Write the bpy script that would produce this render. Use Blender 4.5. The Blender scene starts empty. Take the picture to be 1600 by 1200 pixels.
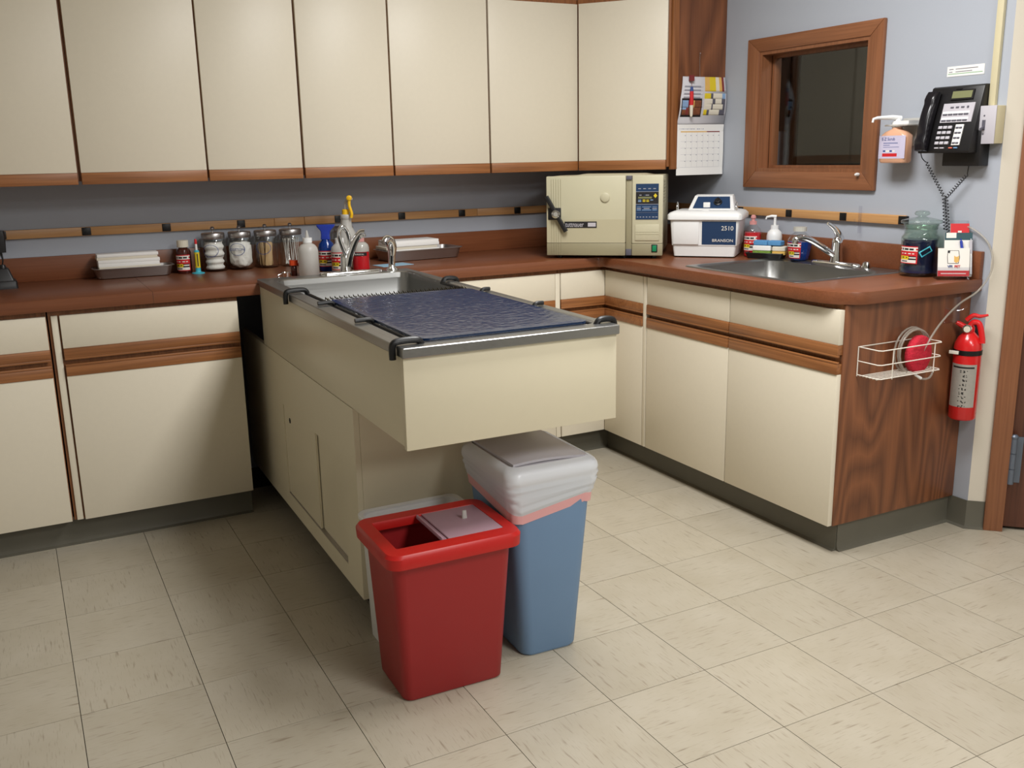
import bpy, bmesh, math, random
from mathutils import Vector, Matrix, noise as mnoise
random.seed(7)
PI = math.pi
scene = bpy.context.scene
COL = scene.collection

# ---------------------------------------------------------------- camera
YAW, PITCH, ROLL = 0.478644, -0.235653, -0.019479
_f = Vector((math.sin(YAW)*math.cos(PITCH), math.cos(YAW)*math.cos(PITCH), math.sin(PITCH)))
_r = Vector((math.cos(YAW), -math.sin(YAW), 0))
_u = _r.cross(_f)
_r2 = math.cos(ROLL)*_r + math.sin(ROLL)*_u
_u2 = -math.sin(ROLL)*_r + math.cos(ROLL)*_u
cam_data = bpy.data.cameras.new('camera')
cam_data.sensor_width = 36.0
cam_data.lens = 1489.12/1600*36.0
cam_data.clip_start = 0.05
cam = bpy.data.objects.new('camera', cam_data)
COL.objects.link(cam)
cam.matrix_world = Matrix(((_r2.x, _u2.x, -_f.x, -1.5336), (_r2.y, _u2.y, -_f.y, -1.8466), (_r2.z, _u2.z, -_f.z, 1.3768), (0, 0, 0, 1)))
scene.camera = cam

# ---------------------------------------------------------------- world, lights, exposure
world = bpy.data.worlds.new('world')
scene.world = world
world.use_nodes = True
world.node_tree.nodes['Background'].inputs[0].default_value = (0.5, 0.5, 0.5, 1)
world.node_tree.nodes['Background'].inputs[1].default_value = 0.02
vs = scene.view_settings
vs.view_transform = 'Standard'; vs.look = 'None'; vs.gamma = 1.0; vs.use_curve_mapping = False
vs.exposure = 0.0
scene.cycles.transparent_max_bounces = 32

def area_light(name, loc, sx, sy, power, color, rot=(0, 0, 0)):
    l = bpy.data.lights.new(name, 'AREA')
    l.shape = 'RECTANGLE'; l.size = sx; l.size_y = sy; l.energy = power; l.color = color
    o = bpy.data.objects.new(name, l); COL.objects.link(o)
    o.location = loc; o.rotation_euler = rot
    return o
WARM = (1.0, 0.993, 0.985)
area_light('ceiling_fluorescent', (0.15, 0.25, 2.585), 0.6, 1.2, 62, WARM)
area_light('ceiling_fluorescent', (0.15, -2.15, 2.585), 0.6, 1.2, 62, WARM)
area_light('ceiling_fluorescent', (0.15, -4.55, 2.585), 0.6, 1.2, 62, WARM)
area_light('added_next_room_fill', (2.25, 0.75, 2.2), 0.3, 0.3, 5.0, WARM)  # unseen fill light, added to lift the dark room beyond the window

# ---------------------------------------------------------------- material helpers
def S(r, g, b):
    def c(v):
        v /= 255.0
        return v/12.92 if v <= 0.04045 else ((v+0.055)/1.055)**2.4
    return (c(r), c(g), c(b), 1.0)

def nodes(name):
    m = bpy.data.materials.new(name); m.use_nodes = True
    nt = m.node_tree
    return m, nt, nt.nodes['Principled BSDF']

def L(nt, a, b): nt.links.new(a, b)

def plain(name, col, rough=0.5, metal=0.0, spec=0.5, var=0.06, nscale=9.0, bump=0.0, bscale=60.0, trans=0.0, coat=0.0, ior=1.45):
    m, nt, p = nodes(name)
    tc = nt.nodes.new('ShaderNodeTexCoord')
    if var > 0:
        n = nt.nodes.new('ShaderNodeTexNoise'); n.inputs['Scale'].default_value = nscale; n.inputs['Detail'].default_value = 4
        L(nt, tc.outputs['Object'], n.inputs['Vector'])
        mx = nt.nodes.new('ShaderNodeMix'); mx.data_type = 'RGBA'
        L(nt, n.outputs['Fac'], mx.inputs['Factor'])
        mx.inputs['A'].default_value = tuple(min(1, c*(1+var)) for c in col[:3])+(1,)
        mx.inputs['B'].default_value = tuple(c*(1-var) for c in col[:3])+(1,)
        L(nt, mx.outputs['Result'], p.inputs['Base Color'])
    else:
        p.inputs['Base Color'].default_value = col
    p.inputs['Roughness'].default_value = rough
    p.inputs['Metallic'].default_value = metal
    p.inputs['Specular IOR Level'].default_value = spec
    p.inputs['Transmission Weight'].default_value = trans
    p.inputs['Coat Weight'].default_value = coat
    p.inputs['IOR'].default_value = ior
    if bump > 0:
        n2 = nt.nodes.new('ShaderNodeTexNoise'); n2.inputs['Scale'].default_value = bscale; n2.inputs['Detail'].default_value = 3
        L(nt, tc.outputs['Object'], n2.inputs['Vector'])
        b = nt.nodes.new('ShaderNodeBump'); b.inputs['Strength'].default_value = bump; b.inputs['Distance'].default_value = 0.004
        L(nt, n2.outputs['Fac'], b.inputs['Height']); L(nt, b.outputs['Normal'], p.inputs['Normal'])
    return m

def wood(name, light, dark, grain='z', rough=0.42, rings=9.0, cath=1.0, broad=(5.0, 0.55), coat=0.0, fine=1.1):
    """oak: contour lines of a stretched noise give the cathedral figure, fine streaks give the pores"""
    m, nt, p = nodes(name)
    tc = nt.nodes.new('ShaderNodeTexCoord')
    def mapping(a, c):
        mp = nt.nodes.new('ShaderNodeMapping')
        s = {'x': (c, a, a), 'y': (a, c, a), 'z': (a, a, c)}[grain]
        mp.inputs['Scale'].default_value = s
        L(nt, tc.outputs['Object'], mp.inputs['Vector']); return mp
    m1 = mapping(*broad)
    n1 = nt.nodes.new('ShaderNodeTexNoise'); n1.inputs['Scale'].default_value = 1.0; n1.inputs['Detail'].default_value = 1.2
    L(nt, m1.outputs[0], n1.inputs['Vector'])
    mu = nt.nodes.new('ShaderNodeMath'); mu.operation = 'MULTIPLY'; mu.inputs[1].default_value = rings
    L(nt, n1.outputs['Fac'], mu.inputs[0])
    pp = nt.nodes.new('ShaderNodeMath'); pp.operation = 'PINGPONG'; pp.inputs[1].default_value = 0.5
    L(nt, mu.outputs[0], pp.inputs[0])
    m2 = mapping(150.0, 4.0)
    n2 = nt.nodes.new('ShaderNodeTexNoise'); n2.inputs['Scale'].default_value = 1.0; n2.inputs['Detail'].default_value = 4
    L(nt, m2.outputs[0], n2.inputs['Vector'])
    r1 = nt.nodes.new('ShaderNodeMapRange'); r1.inputs['From Min'].default_value = 0.0; r1.inputs['From Max'].default_value = 0.5
    r1.inputs['To Min'].default_value = 0.0; r1.inputs['To Max'].default_value = 0.55*cath
    L(nt, pp.outputs[0], r1.inputs['Value'])
    ad = nt.nodes.new('ShaderNodeMath'); ad.operation = 'MULTIPLY_ADD'; ad.inputs[1].default_value = fine
    L(nt, n2.outputs['Fac'], ad.inputs[0]); L(nt, r1.outputs[0], ad.inputs[2])
    r2 = nt.nodes.new('ShaderNodeMapRange'); r2.inputs['From Min'].default_value = 0.32*fine; r2.inputs['From Max'].default_value = 0.68*fine+0.52*cath
    L(nt, ad.outputs[0], r2.inputs['Value'])
    mx = nt.nodes.new('ShaderNodeMix'); mx.data_type = 'RGBA'
    mx.inputs['A'].default_value = dark; mx.inputs['B'].default_value = light
    L(nt, r2.outputs[0], mx.inputs['Factor']); L(nt, mx.outputs['Result'], p.inputs['Base Color'])
    p.inputs['Roughness'].default_value = rough; p.inputs['Coat Weight'].default_value = coat
    return m

def thin_glass(name, tint=(0.97, 0.98, 0.97, 1), rough=0.03, gl=1.0):
    m = bpy.data.materials.new(name); m.use_nodes = True
    nt = m.node_tree; nt.nodes.clear()
    out = nt.nodes.new('ShaderNodeOutputMaterial')
    t = nt.nodes.new('ShaderNodeBsdfTransparent'); t.inputs[0].default_value = tint
    g = nt.nodes.new('ShaderNodeBsdfGlossy'); g.inputs['Roughness'].default_value = rough
    fr = nt.nodes.new('ShaderNodeLayerWeight'); fr.inputs['Blend'].default_value = 0.5
    pw = nt.nodes.new('ShaderNodeMath'); pw.operation = 'POWER'; pw.inputs[1].default_value = 4.0
    L(nt, fr.outputs['Facing'], pw.inputs[0])
    mu = nt.nodes.new('ShaderNodeMath'); mu.operation = 'MULTIPLY_ADD'; mu.inputs[1].default_value = 0.55*gl; mu.inputs[2].default_value = 0.035*gl; mu.use_clamp = True
    L(nt, pw.outputs[0], mu.inputs[0])
    mx = nt.nodes.new('ShaderNodeMixShader')
    L(nt, mu.outputs[0], mx.inputs[0]); L(nt, t.outputs[0], mx.inputs[1]); L(nt, g.outputs[0], mx.inputs[2])
    L(nt, mx.outputs[0], out.inputs[0])
    return m

def sheet_plastic(name, col, clear=0.35, transl=0.4, rough=0.35):
    """thin translucent plastic: diffuse + translucent + some see-through + gloss"""
    m = bpy.data.materials.new(name); m.use_nodes = True
    nt = m.node_tree; nt.nodes.clear()
    out = nt.nodes.new('ShaderNodeOutputMaterial')
    d = nt.nodes.new('ShaderNodeBsdfPrincipled'); d.inputs['Base Color'].default_value = col; d.inputs['Roughness'].default_value = rough
    tr = nt.nodes.new('ShaderNodeBsdfTranslucent'); tr.inputs[0].default_value = col
    tp = nt.nodes.new('ShaderNodeBsdfTransparent'); tp.inputs[0].default_value = (1, 1, 1, 1)
    a = nt.nodes.new('ShaderNodeMixShader'); a.inputs[0].default_value = transl
    b = nt.nodes.new('ShaderNodeMixShader'); b.inputs[0].default_value = clear
    L(nt, d.outputs[0], a.inputs[1]); L(nt, tr.outputs[0], a.inputs[2])
    L(nt, a.outputs[0], b.inputs[1]); L(nt, tp.outputs[0], b.inputs[2])
    L(nt, b.outputs[0], out.inputs[0])
    return m

def steel(name, col=(0.33, 0.33, 0.32, 1), rough=0.34, brush='x'):
    m, nt, p = nodes(name)
    tc = nt.nodes.new('ShaderNodeTexCoord'); mp = nt.nodes.new('ShaderNodeMapping')
    mp.inputs['Scale'].default_value = {'x': (3, 220, 220), 'y': (220, 3, 220), 'z': (220, 220, 3)}[brush]
    L(nt, tc.outputs['Object'], mp.inputs['Vector'])
    n = nt.nodes.new('ShaderNodeTexNoise'); n.inputs['Scale'].default_value = 1.0; n.inputs['Detail'].default_value = 3
    L(nt, mp.outputs[0], n.inputs['Vector'])
    r = nt.nodes.new('ShaderNodeMapRange'); r.inputs['To Min'].default_value = rough*0.75; r.inputs['To Max'].default_value = rough*1.3
    L(nt, n.outputs['Fac'], r.inputs['Value']); L(nt, r.outputs[0], p.inputs['Roughness'])
    p.inputs['Base Color'].default_value = col; p.inputs['Metallic'].default_value = 1.0
    return m

def tile_material():
    m, nt, p = nodes('vinyl_tile')
    tc = nt.nodes.new('ShaderNodeTexCoord'); oi = nt.nodes.new('ShaderNodeObjectInfo')
    mr = nt.nodes.new('ShaderNodeMath'); mr.operation = 'MULTIPLY'; mr.inputs[1].default_value = 60.0
    L(nt, oi.outputs['Random'], mr.inputs[0])
    cb = nt.nodes.new('ShaderNodeCombineXYZ'); L(nt, mr.outputs[0], cb.inputs[0]); L(nt, mr.outputs[0], cb.inputs[1])
    va = nt.nodes.new('ShaderNodeVectorMath'); va.operation = 'ADD'
    L(nt, tc.outputs['Object'], va.inputs[0]); L(nt, cb.outputs[0], va.inputs[1])
    def streak(sx, sy, lo, hi, det):
        mp = nt.nodes.new('ShaderNodeMapping'); mp.inputs['Scale'].default_value = (sx, sy, 1)
        L(nt, va.outputs[0], mp.inputs['Vector'])
        n = nt.nodes.new('ShaderNodeTexNoise'); n.inputs['Scale'].default_value = 1; n.inputs['Detail'].default_value = det; n.inputs['Roughness'].default_value = 0.6
        L(nt, mp.outputs[0], n.inputs['Vector'])
        r = nt.nodes.new('ShaderNodeMapRange'); r.inputs['From Min'].default_value = lo; r.inputs['From Max'].default_value = hi
        L(nt, n.outputs['Fac'], r.inputs['Value']); return r
    a = streak(11, 110, 0.60, 0.78, 2.0)
    b = streak(24, 260, 0.60, 0.76, 1.5)
    c = streak(6, 6, 0.3, 0.75, 3)
    ad = nt.nodes.new('ShaderNodeMath'); ad.operation = 'MULTIPLY_ADD'; ad.inputs[1].default_value = 0.45; ad.use_clamp = True
    L(nt, b.outputs[0], ad.inputs[0]); L(nt, a.outputs[0], ad.inputs[2])
    base = nt.nodes.new('ShaderNodeMix'); base.data_type = 'RGBA'
    base.inputs['A'].default_value = S(177, 169, 152); base.inputs['B'].default_value = S(168, 159, 140)
    L(nt, c.outputs[0], base.inputs['Factor'])
    # per-tile tone
    tone = nt.nodes.new('ShaderNodeMix'); tone.data_type = 'RGBA'; tone.blend_type = 'MULTIPLY'; tone.inputs['Factor'].default_value = 1
    tr = nt.nodes.new('ShaderNodeMapRange'); tr.inputs['To Min'].default_value = 0.93; tr.inputs['To Max'].default_value = 1.0
    L(nt, oi.outputs['Random'], tr.inputs['Value'])
    L(nt, base.outputs['Result'], tone.inputs['A']); L(nt, tr.outputs[0], tone.inputs['B'])
    mx = nt.nodes.new('ShaderNodeMix'); mx.data_type = 'RGBA'
    mm = nt.nodes.new('ShaderNodeMath'); mm.operation = 'MULTIPLY'; mm.inputs[1].default_value = 0.75
    L(nt, ad.outputs[0], mm.inputs[0]); L(nt, mm.outputs[0], mx.inputs['Factor'])
    L(nt, tone.outputs['Result'], mx.inputs['A']); mx.inputs['B'].default_value = S(112, 97, 78)
    L(nt, mx.outputs['Result'], p.inputs['Base Color'])
    p.inputs['Roughness'].default_value = 0.33
    p.inputs['Specular IOR Level'].default_value = 0.45
    n = nt.nodes.new('ShaderNodeTexNoise'); n.inputs['Scale'].default_value = 35; L(nt, va.outputs[0], n.inputs['Vector'])
    bp = nt.nodes.new('ShaderNodeBump'); bp.inputs['Strength'].default_value = 0.08; bp.inputs['Distance'].default_value = 0.003
    L(nt, n.outputs['Fac'], bp.inputs['Height']); L(nt, bp.outputs['Normal'], p.inputs['Normal'])
    return m

MT = {}
MT['cream'] = plain('cream_laminate', S(219, 210, 190), 0.42, var=0.02, nscale=60, bump=0.05, bscale=300)
MT['island_cream'] = plain('island_laminate', S(217, 208, 182), 0.36, var=0.015, nscale=30)
MT['oak_h'] = wood('oak_rail', S(162, 106, 62), S(122, 75, 40), 'x', rings=6, cath=0.4, broad=(14, 0.8))
MT['oak_v'] = wood('oak_stile', S(156, 100, 57), S(118, 71, 37), 'z', rings=6, cath=0.4, broad=(14, 0.8))
MT['panel'] = wood('oak_panel', S(136, 84, 52), S(92, 54, 33), 'z', rings=15, cath=1.1, broad=(5.0, 0.75), fine=0.6)
MT['casing_v'] = wood('casing_upright', S(142, 92, 60), S(118, 73, 46), 'z', rings=5, cath=0.3, broad=(12, 0.8))
MT['casing_h'] = wood('casing_level', S(142, 92, 60), S(118, 73, 46), 'y', rings=5, cath=0.3, broad=(12, 0.8))
MT['door'] = wood('dark_door', S(104, 62, 44), S(66, 36, 26), 'z', rings=9, cath=0.9, broad=(4, 0.5))
MT['counter'] = wood('worktop_laminate', S(126, 75, 47), S(112, 64, 39), 'x', rough=0.34, rings=4, cath=0.25, broad=(10, 2.0))
MT['railwood'] = wood('pine_rail', S(196, 150, 98), S(174, 126, 78), 'x', rings=4, cath=0.3, broad=(14, 1.0))
MT['railwood_y'] = wood('pine_rail_side', S(196, 150, 98), S(174, 126, 78), 'y', rings=4, cath=0.3, broad=(14, 1.0))
MT['wall'] = plain('blue_paint', S(168, 173, 182), 0.62, var=0.012, nscale=5, bump=0.06, bscale=160)
MT['wall_cream'] = plain('cream_paint', S(204, 196, 180), 0.6, var=0.015, bump=0.05, bscale=160)
MT['white_wall'] = plain('off_white_paint', S(232, 229, 220), 0.7, var=0.01)
MT['ceiling'] = plain('ceiling_board', S(220, 218, 212), 0.85, var=0.03, nscale=30)
MT['kick'] = plain('grey_vinyl', S(92, 89, 78), 0.36, var=0.12, nscale=7)
MT['tile'] = tile_material()
MT['grout'] = plain('tile_joint', S(48, 40, 32), 0.8, var=0.1)
MT['steel'] = steel('brushed_steel')
MT['steel_y'] = steel('brushed_steel_long', brush='y')
MT['steel_d'] = steel('tray_steel', (0.42, 0.40, 0.39, 1), 0.38)
MT['zig'] = plain('dull_brass_wire', (0.16, 0.14, 0.10, 1), 0.35, 1.0, var=0.0)
MT['chrome'] = plain('chrome', (0.72, 0.72, 0.72, 1), 0.09, 1.0, var=0.0)
MT['black'] = plain('black_plastic', S(26, 25, 26), 0.38, var=0.08)
MT['rubber'] = plain('black_rubber', S(11, 11, 12), 0.42, var=0.1)
MT['void'] = plain('dark_interior', S(20, 18, 16), 0.8, var=0.05)
MT['white'] = plain('white_plastic', S(228, 228, 226), 0.38, var=0.015)
MT['paper'] = plain('white_paper', S(232, 230, 226), 0.75, var=0.015)
MT['ivory'] = plain('ivory_card', S(216, 208, 190), 0.75, var=0.02)
MT['red'] = plain('red_plastic', S(150, 30, 32), 0.42, var=0.03, bump=0.05, bscale=500)
MT['redrim'] = plain('bright_red_plastic', S(178, 26, 22), 0.36, var=0.03)
MT['blue'] = plain('blue_plastic', S(110, 140, 174), 0.5, var=0.03, bump=0.05, bscale=400)
MT['autoclave'] = plain('beige_enamel', S(192, 186, 158), 0.42, var=0.015)
MT['autoclave_d'] = plain('taupe_enamel', S(150, 142, 114), 0.45, var=0.015)
MT['glass'] = thin_glass('clear_glass')
MT['acrylic'] = thin_glass('clear_acrylic', (0.95, 0.95, 0.97, 1), 0.08, 1.3)
MT['glass_lid'] = thin_glass('pale_glass', (0.86, 0.92, 0.88, 1), 0.05, 1.8)
MT['label_white'] = plain('label_white', S(226, 222, 214), 0.6, var=0.0)
MT['label_red'] = plain('label_red', S(198, 34, 40), 0.55, var=0.0)
MT['label_yellow'] = plain('label_yellow', S(214, 190, 40), 0.55, var=0.0)
MT['label_black'] = plain('label_black', S(26, 24, 26), 0.55, var=0.0)
MT['label_grey'] = plain('print_grey', S(150, 150, 158), 0.6, var=0.0)
MT['label_green'] = plain('print_green', S(110, 160, 110), 0.6, var=0.0)
MT['navy'] = plain('navy_print', S(30, 56, 90), 0.4, var=0.02)
MT['ink_blue'] = plain('ink_blue', S(46, 70, 130), 0.6, var=0.0)
MT['milky'] = sheet_plastic('milky_plastic', S(222, 220, 214), 0.18, 0.35)
MT['bag'] = sheet_plastic('bin_liner', S(240, 243, 247), 0.10, 0.25, 0.25)
MT['pink'] = sheet_plastic('pink_drawstring', S(242, 180, 180), 0.04, 0.15)
MT['coin_lid'] = sheet_plastic('pinkish_clear_lid', S(205, 170, 182), 0.25, 0.3, 0.2)
MT['red_liquid'] = plain('red_liquid', S(214, 32, 44), 0.15, var=0.0, trans=0.25)
MT['blue_liquid'] = plain('blue_liquid', S(18, 60, 140), 0.12, var=0.0, trans=0.35)
MT['navy_liquid'] = plain('dark_blue_liquid', S(22, 34, 84), 0.12, var=0.0, trans=0.3)
MT['teal_liquid'] = plain('green_blue_liquid', S(22, 120, 110), 0.12, var=0.0, trans=0.35)
MT['orange_liquid'] = plain('amber_soap', S(236, 182, 148), 0.2, var=0.0, trans=0.2)
MT['brown_glass'] = plain('brown_bottle', S(70, 30, 24), 0.15, var=0.0)
MT['orange'] = plain('orange_cap', S(226, 78, 30), 0.4, var=0.0)
MT['royal'] = plain('royal_blue_plastic', S(32, 56, 158), 0.35, var=0.0)
MT['yellow'] = plain('yellow_plastic', S(236, 186, 30), 0.4, var=0.0)
MT['pinkcap'] = sheet_plastic('pink_cap', S(232, 170, 166), 0.1, 0.3)
MT['teal'] = plain('teal_plastic', S(70, 178, 196), 0.45, var=0.0)
MT['cotton'] = plain('cotton_white', S(238, 234, 230), 0.9, var=0.03, bump=0.5, bscale=120)
MT['stick'] = plain('birch_stick', S(206, 172, 128), 0.7, var=0.06)
MT['fire_red'] = plain('fire_red_paint', S(206, 30, 32), 0.25, var=0.0, coat=0.3)
MT['silver_label'] = plain('silver_label', S(168, 164, 156), 0.4, var=0.12, nscale=90, metal=0.3)
MT['lavender'] = plain('lavender_label', S(196, 190, 212), 0.5, var=0.02)
MT['lcd'] = plain('lcd_olive', S(122, 124, 88), 0.3, var=0.02)
MT['silver'] = plain('silver_plastic', S(186, 182, 188), 0.4, var=0.02)
MT['beige'] = plain('beige_metal', S(208, 198, 164), 0.5, var=0.02)
MT['hinge'] = plain('hinge_grey', S(104, 112, 124), 0.4, metal=0.5, var=0.05)
MT['wire'] = plain('white_wire', S(226, 220, 208), 0.45, var=0.0)
MT['tubing'] = sheet_plastic('clear_tubing', S(190, 184, 172), 0.5, 0.3, 0.15)
MT['fuzz'] = plain('red_sponge', S(196, 36, 56), 0.9, var=0.18, nscale=60, bump=0.8, bscale=160)
MT['sponge_blue'] = plain('blue_sponge', S(86, 142, 190), 0.9, var=0.1, nscale=80, bump=0.6, bscale=200)
MT['sponge_green'] = plain('green_scourer', S(120, 150, 62), 0.95, var=0.2, nscale=90, bump=0.6, bscale=200)
MT['sponge_yellow'] = plain('yellow_sponge', S(226, 184, 96), 0.9, var=0.12, nscale=70, bump=0.6, bscale=180)
MT['green_led'] = plain('green_rocker', S(20, 130, 84), 0.3, var=0.0)
MT['lightblue_paper'] = plain('pale_blue_paper', S(150, 188, 210), 0.7, var=0.0)
MT['dark_green'] = plain('dark_green_print', S(44, 76, 82), 0.6, var=0.0)
MT['tan'] = plain('tan_print', S(214, 170, 92), 0.6, var=0.0)
MT['sky'] = plain('sky_print', S(130, 160, 196), 0.6, var=0.0)
MT['forest'] = plain('autumn_print', S(120, 70, 44), 0.6, var=0.5, nscale=90)
MT['maroon'] = plain('maroon_print', S(122, 48, 48), 0.6, var=0.0)
MT['slate'] = plain('slate_print', S(88, 86, 96), 0.6, var=0.0)
MT['greycard'] = plain('grey_page', S(196, 194, 198), 0.7, var=0.03)
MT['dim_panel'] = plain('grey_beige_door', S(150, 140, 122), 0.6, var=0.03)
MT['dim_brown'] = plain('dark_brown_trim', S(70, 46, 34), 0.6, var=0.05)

def mat_mat():
    m, nt, p = nodes('blue_rubber_mat')
    tc = nt.nodes.new('ShaderNodeTexCoord')
    mp = nt.nodes.new('ShaderNodeMapping'); mp.inputs['Scale'].default_value = (46, 52, 46)
    L(nt, tc.outputs['Object'], mp.inputs['Vector'])
    v = nt.nodes.new('ShaderNodeTexVoronoi'); v.feature = 'SMOOTH_F1'; v.inputs['Scale'].default_value = 1.0
    L(nt, mp.outputs[0], v.inputs['Vector'])
    n = nt.nodes.new('ShaderNodeTexNoise'); n.inputs['Scale'].default_value = 2.2; L(nt, mp.outputs[0], n.inputs['Vector'])
    ad = nt.nodes.new('ShaderNodeMath'); ad.operation = 'ADD'; L(nt, v.outputs['Distance'], ad.inputs[0]); L(nt, n.outputs['Fac'], ad.inputs[1])
    b = nt.nodes.new('ShaderNodeBump'); b.inputs['Strength'].default_value = 0.25; b.inputs['Distance'].default_value = 0.002
    L(nt, ad.outputs[0], b.inputs['Height']); L(nt, b.outputs['Normal'], p.inputs['Normal'])
    p.inputs['Base Color'].default_value = S(11, 35, 66); p.inputs['Roughness'].default_value = 0.16
    p.inputs['Specular IOR Level'].default_value = 0.5
    return m
MT['mat'] = mat_mat()

# ---------------------------------------------------------------- mesh helpers
def B(): return bmesh.new()

def box(bm, x0, x1, y0, y1, z0, z1, M=None, mi=0):
    vs_ = [bm.verts.new(Vector(c) if M is None else M @ Vector(c)) for c in
           ((x0, y0, z0), (x1, y0, z0), (x1, y1, z0), (x0, y1, z0), (x0, y0, z1), (x1, y0, z1), (x1, y1, z1), (x0, y1, z1))]
    for f in ((0, 3, 2, 1), (4, 5, 6, 7), (0, 1, 5, 4), (1, 2, 6, 5), (2, 3, 7, 6), (3, 0, 4, 7)):
        fc = bm.faces.new([vs_[i] for i in f]); fc.material_index = mi
    return vs_

def prism(bm, pts, z0, z1, axis='z', mi=0):
    """extrude a 2-D outline; axis z: (x,y), axis x: (y,z), axis y: (x,z)"""
    def P(a, b, c): return {'z': (a, b, c), 'x': (c, a, b), 'y': (a, c, b)}[axis]
    lo = [bm.verts.new(P(a, b, z0)) for a, b in pts]; hi = [bm.verts.new(P(a, b, z1)) for a, b in pts]
    n = len(pts)
    fs = [bm.faces.new(lo[::-1]), bm.faces.new(hi)]
    for i in range(n):
        fs.append(bm.faces.new((lo[i], lo[(i+1) % n], hi[(i+1) % n], hi[i])))
    for f in fs: f.material_index = mi

def rrect(hx, hy, r, n=4, cx=0, cy=0):
    r = min(r, hx, hy); out = []
    for sx, sy, a0 in ((1, 1, 0), (-1, 1, PI/2), (-1, -1, PI), (1, -1, 1.5*PI)):
        for k in range(n+1):
            a = a0+PI/2*k/n
            out.append((cx+sx*(hx-r)+r*math.cos(a), cy+sy*(hy-r)+r*math.sin(a)))
    return out

def loft(bm, rings, cap0=True, cap1=True, mi=0, closed=False):
    """rings: lists of 3-D points with equal counts"""
    R = [[bm.verts.new(p) for p in ring] for ring in rings]
    n = len(R[0])
    seq = list(range(len(R)-1))
    for k in seq:
        for i in range(n):
            j = (i+1) % n
            f = bm.faces.new((R[k][i], R[k][j], R[k+1][j], R[k+1][i])); f.material_index = mi
    if closed:
        for i in range(n):
            j = (i+1) % n
            f = bm.faces.new((R[-1][i], R[-1][j], R[0][j], R[0][i])); f.material_index = mi
    else:
        if cap0: bm.faces.new(R[0][::-1]).material_index = mi
        if cap1: bm.faces.new(R[-1]).material_index = mi

def rloft(bm, secs, n=4, cap0=True, cap1=True, mi=0, closed=False, M=None):
    """secs: (z, hx, hy, r[, cx, cy])"""
    rings = []
    for s in secs:
        z, hx, hy, r = s[:4]; cx, cy = (s[4], s[5]) if len(s) > 4 else (0, 0)
        ring = [Vector((a, b, z)) for a, b in rrect(hx, hy, r, n, cx, cy)]
        if M is not None: ring = [M @ v for v in ring]
        rings.append(ring)
    loft(bm, rings, cap0, cap1, mi, closed)

def lathe(bm, prof, seg=24, mi=0, M=None, closed=False):
    rings = []
    for r, z in prof:
        r = max(r, 0.0002)
        ring = [Vector((r*math.cos(2*PI*i/seg), r*math.sin(2*PI*i/seg), z)) for i in range(seg)]
        if M is not None: ring = [M @ v for v in ring]
        rings.append(ring)
    loft(bm, rings, not closed, not closed, mi, closed)

def spline(pts, n=8):
    pts = [Vector(p) for p in pts]; out = []
    for i in range(len(pts)-1):
        p0 = pts[max(i-1, 0)]; p1 = pts[i]; p2 = pts[i+1]; p3 = pts[min(i+2, len(pts)-1)]
        for k in range(n):
            t = k/n
            out.append(0.5*((2*p1)+(p2-p0)*t+(2*p0-5*p1+4*p2-p3)*t*t+(3*p1-p0-3*p2+p3)*t**3))
    out.append(pts[-1]); return out

def tube(bm, pts, r, seg=8, mi=0, flat=1.0):
    pts = [Vector(p) for p in pts]; n = len(pts)
    rs = r if isinstance(r, (list, tuple)) else [r]*n
    if len(rs) != n:
        m = len(rs); rs = [rs[min(int(i*(m-1)/(n-1)), m-2)]*(1-((i*(m-1)/(n-1))-min(int(i*(m-1)/(n-1)), m-2)))+rs[min(int(i*(m-1)/(n-1)), m-2)+1]*((i*(m-1)/(n-1))-min(int(i*(m-1)/(n-1)), m-2)) for i in range(n)]
    t0 = (pts[1]-pts[0]).normalized()
    up = Vector((0, 0, 1)) if abs(t0.z) < 0.9 else Vector((0, 1, 0))
    nrm = t0.cross(up).normalized(); rings = []
    for i in range(n):
        t = (pts[min(i+1, n-1)]-pts[max(i-1, 0)]).normalized()
        nrm = (nrm-t*nrm.dot(t)).normalized(); bn = t.cross(nrm)
        rings.append([pts[i]+rs[i]*(math.cos(2*PI*k/seg)*nrm+flat*math.sin(2*PI*k/seg)*bn) for k in range(seg)])
    loft(bm, rings, True, True, mi)

def helix(a, b, r, turns, per=10, phase=0):
    a = Vector(a); b = Vector(b); t = (b-a).normalized()
    n1 = t.cross(Vector((0, 1, 0.01))).normalized(); n2 = t.cross(n1)
    N = int(turns*per)
    return [a+(b-a)*(i/N)+r*(math.cos(2*PI*i/per+phase)*n1+math.sin(2*PI*i/per+phase)*n2) for i in range(N+1)]

def grid(bm, rows, fn, usub=1):
    """rows top to bottom: (height, [(width, material), ...]); fn(u, v) -> point, u and v in 0..1, v up"""
    H = sum(r[0] for r in rows); v1 = 1.0
    for h, cells in rows:
        v0 = v1-h/H; W = sum(c[0] for c in cells); u0 = 0.0
        for w, mi in cells:
            u1 = u0+w/W; k = max(1, math.ceil((u1-u0)*usub))
            for i in range(k):
                ua = u0+(u1-u0)*i/k; ub = u0+(u1-u0)*(i+1)/k
                f = bm.faces.new([bm.verts.new(fn(ua, v0)), bm.verts.new(fn(ub, v0)), bm.verts.new(fn(ub, v1)), bm.verts.new(fn(ua, v1))])
                f.material_index = mi
            u0 = u1
        v1 = v0

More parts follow.
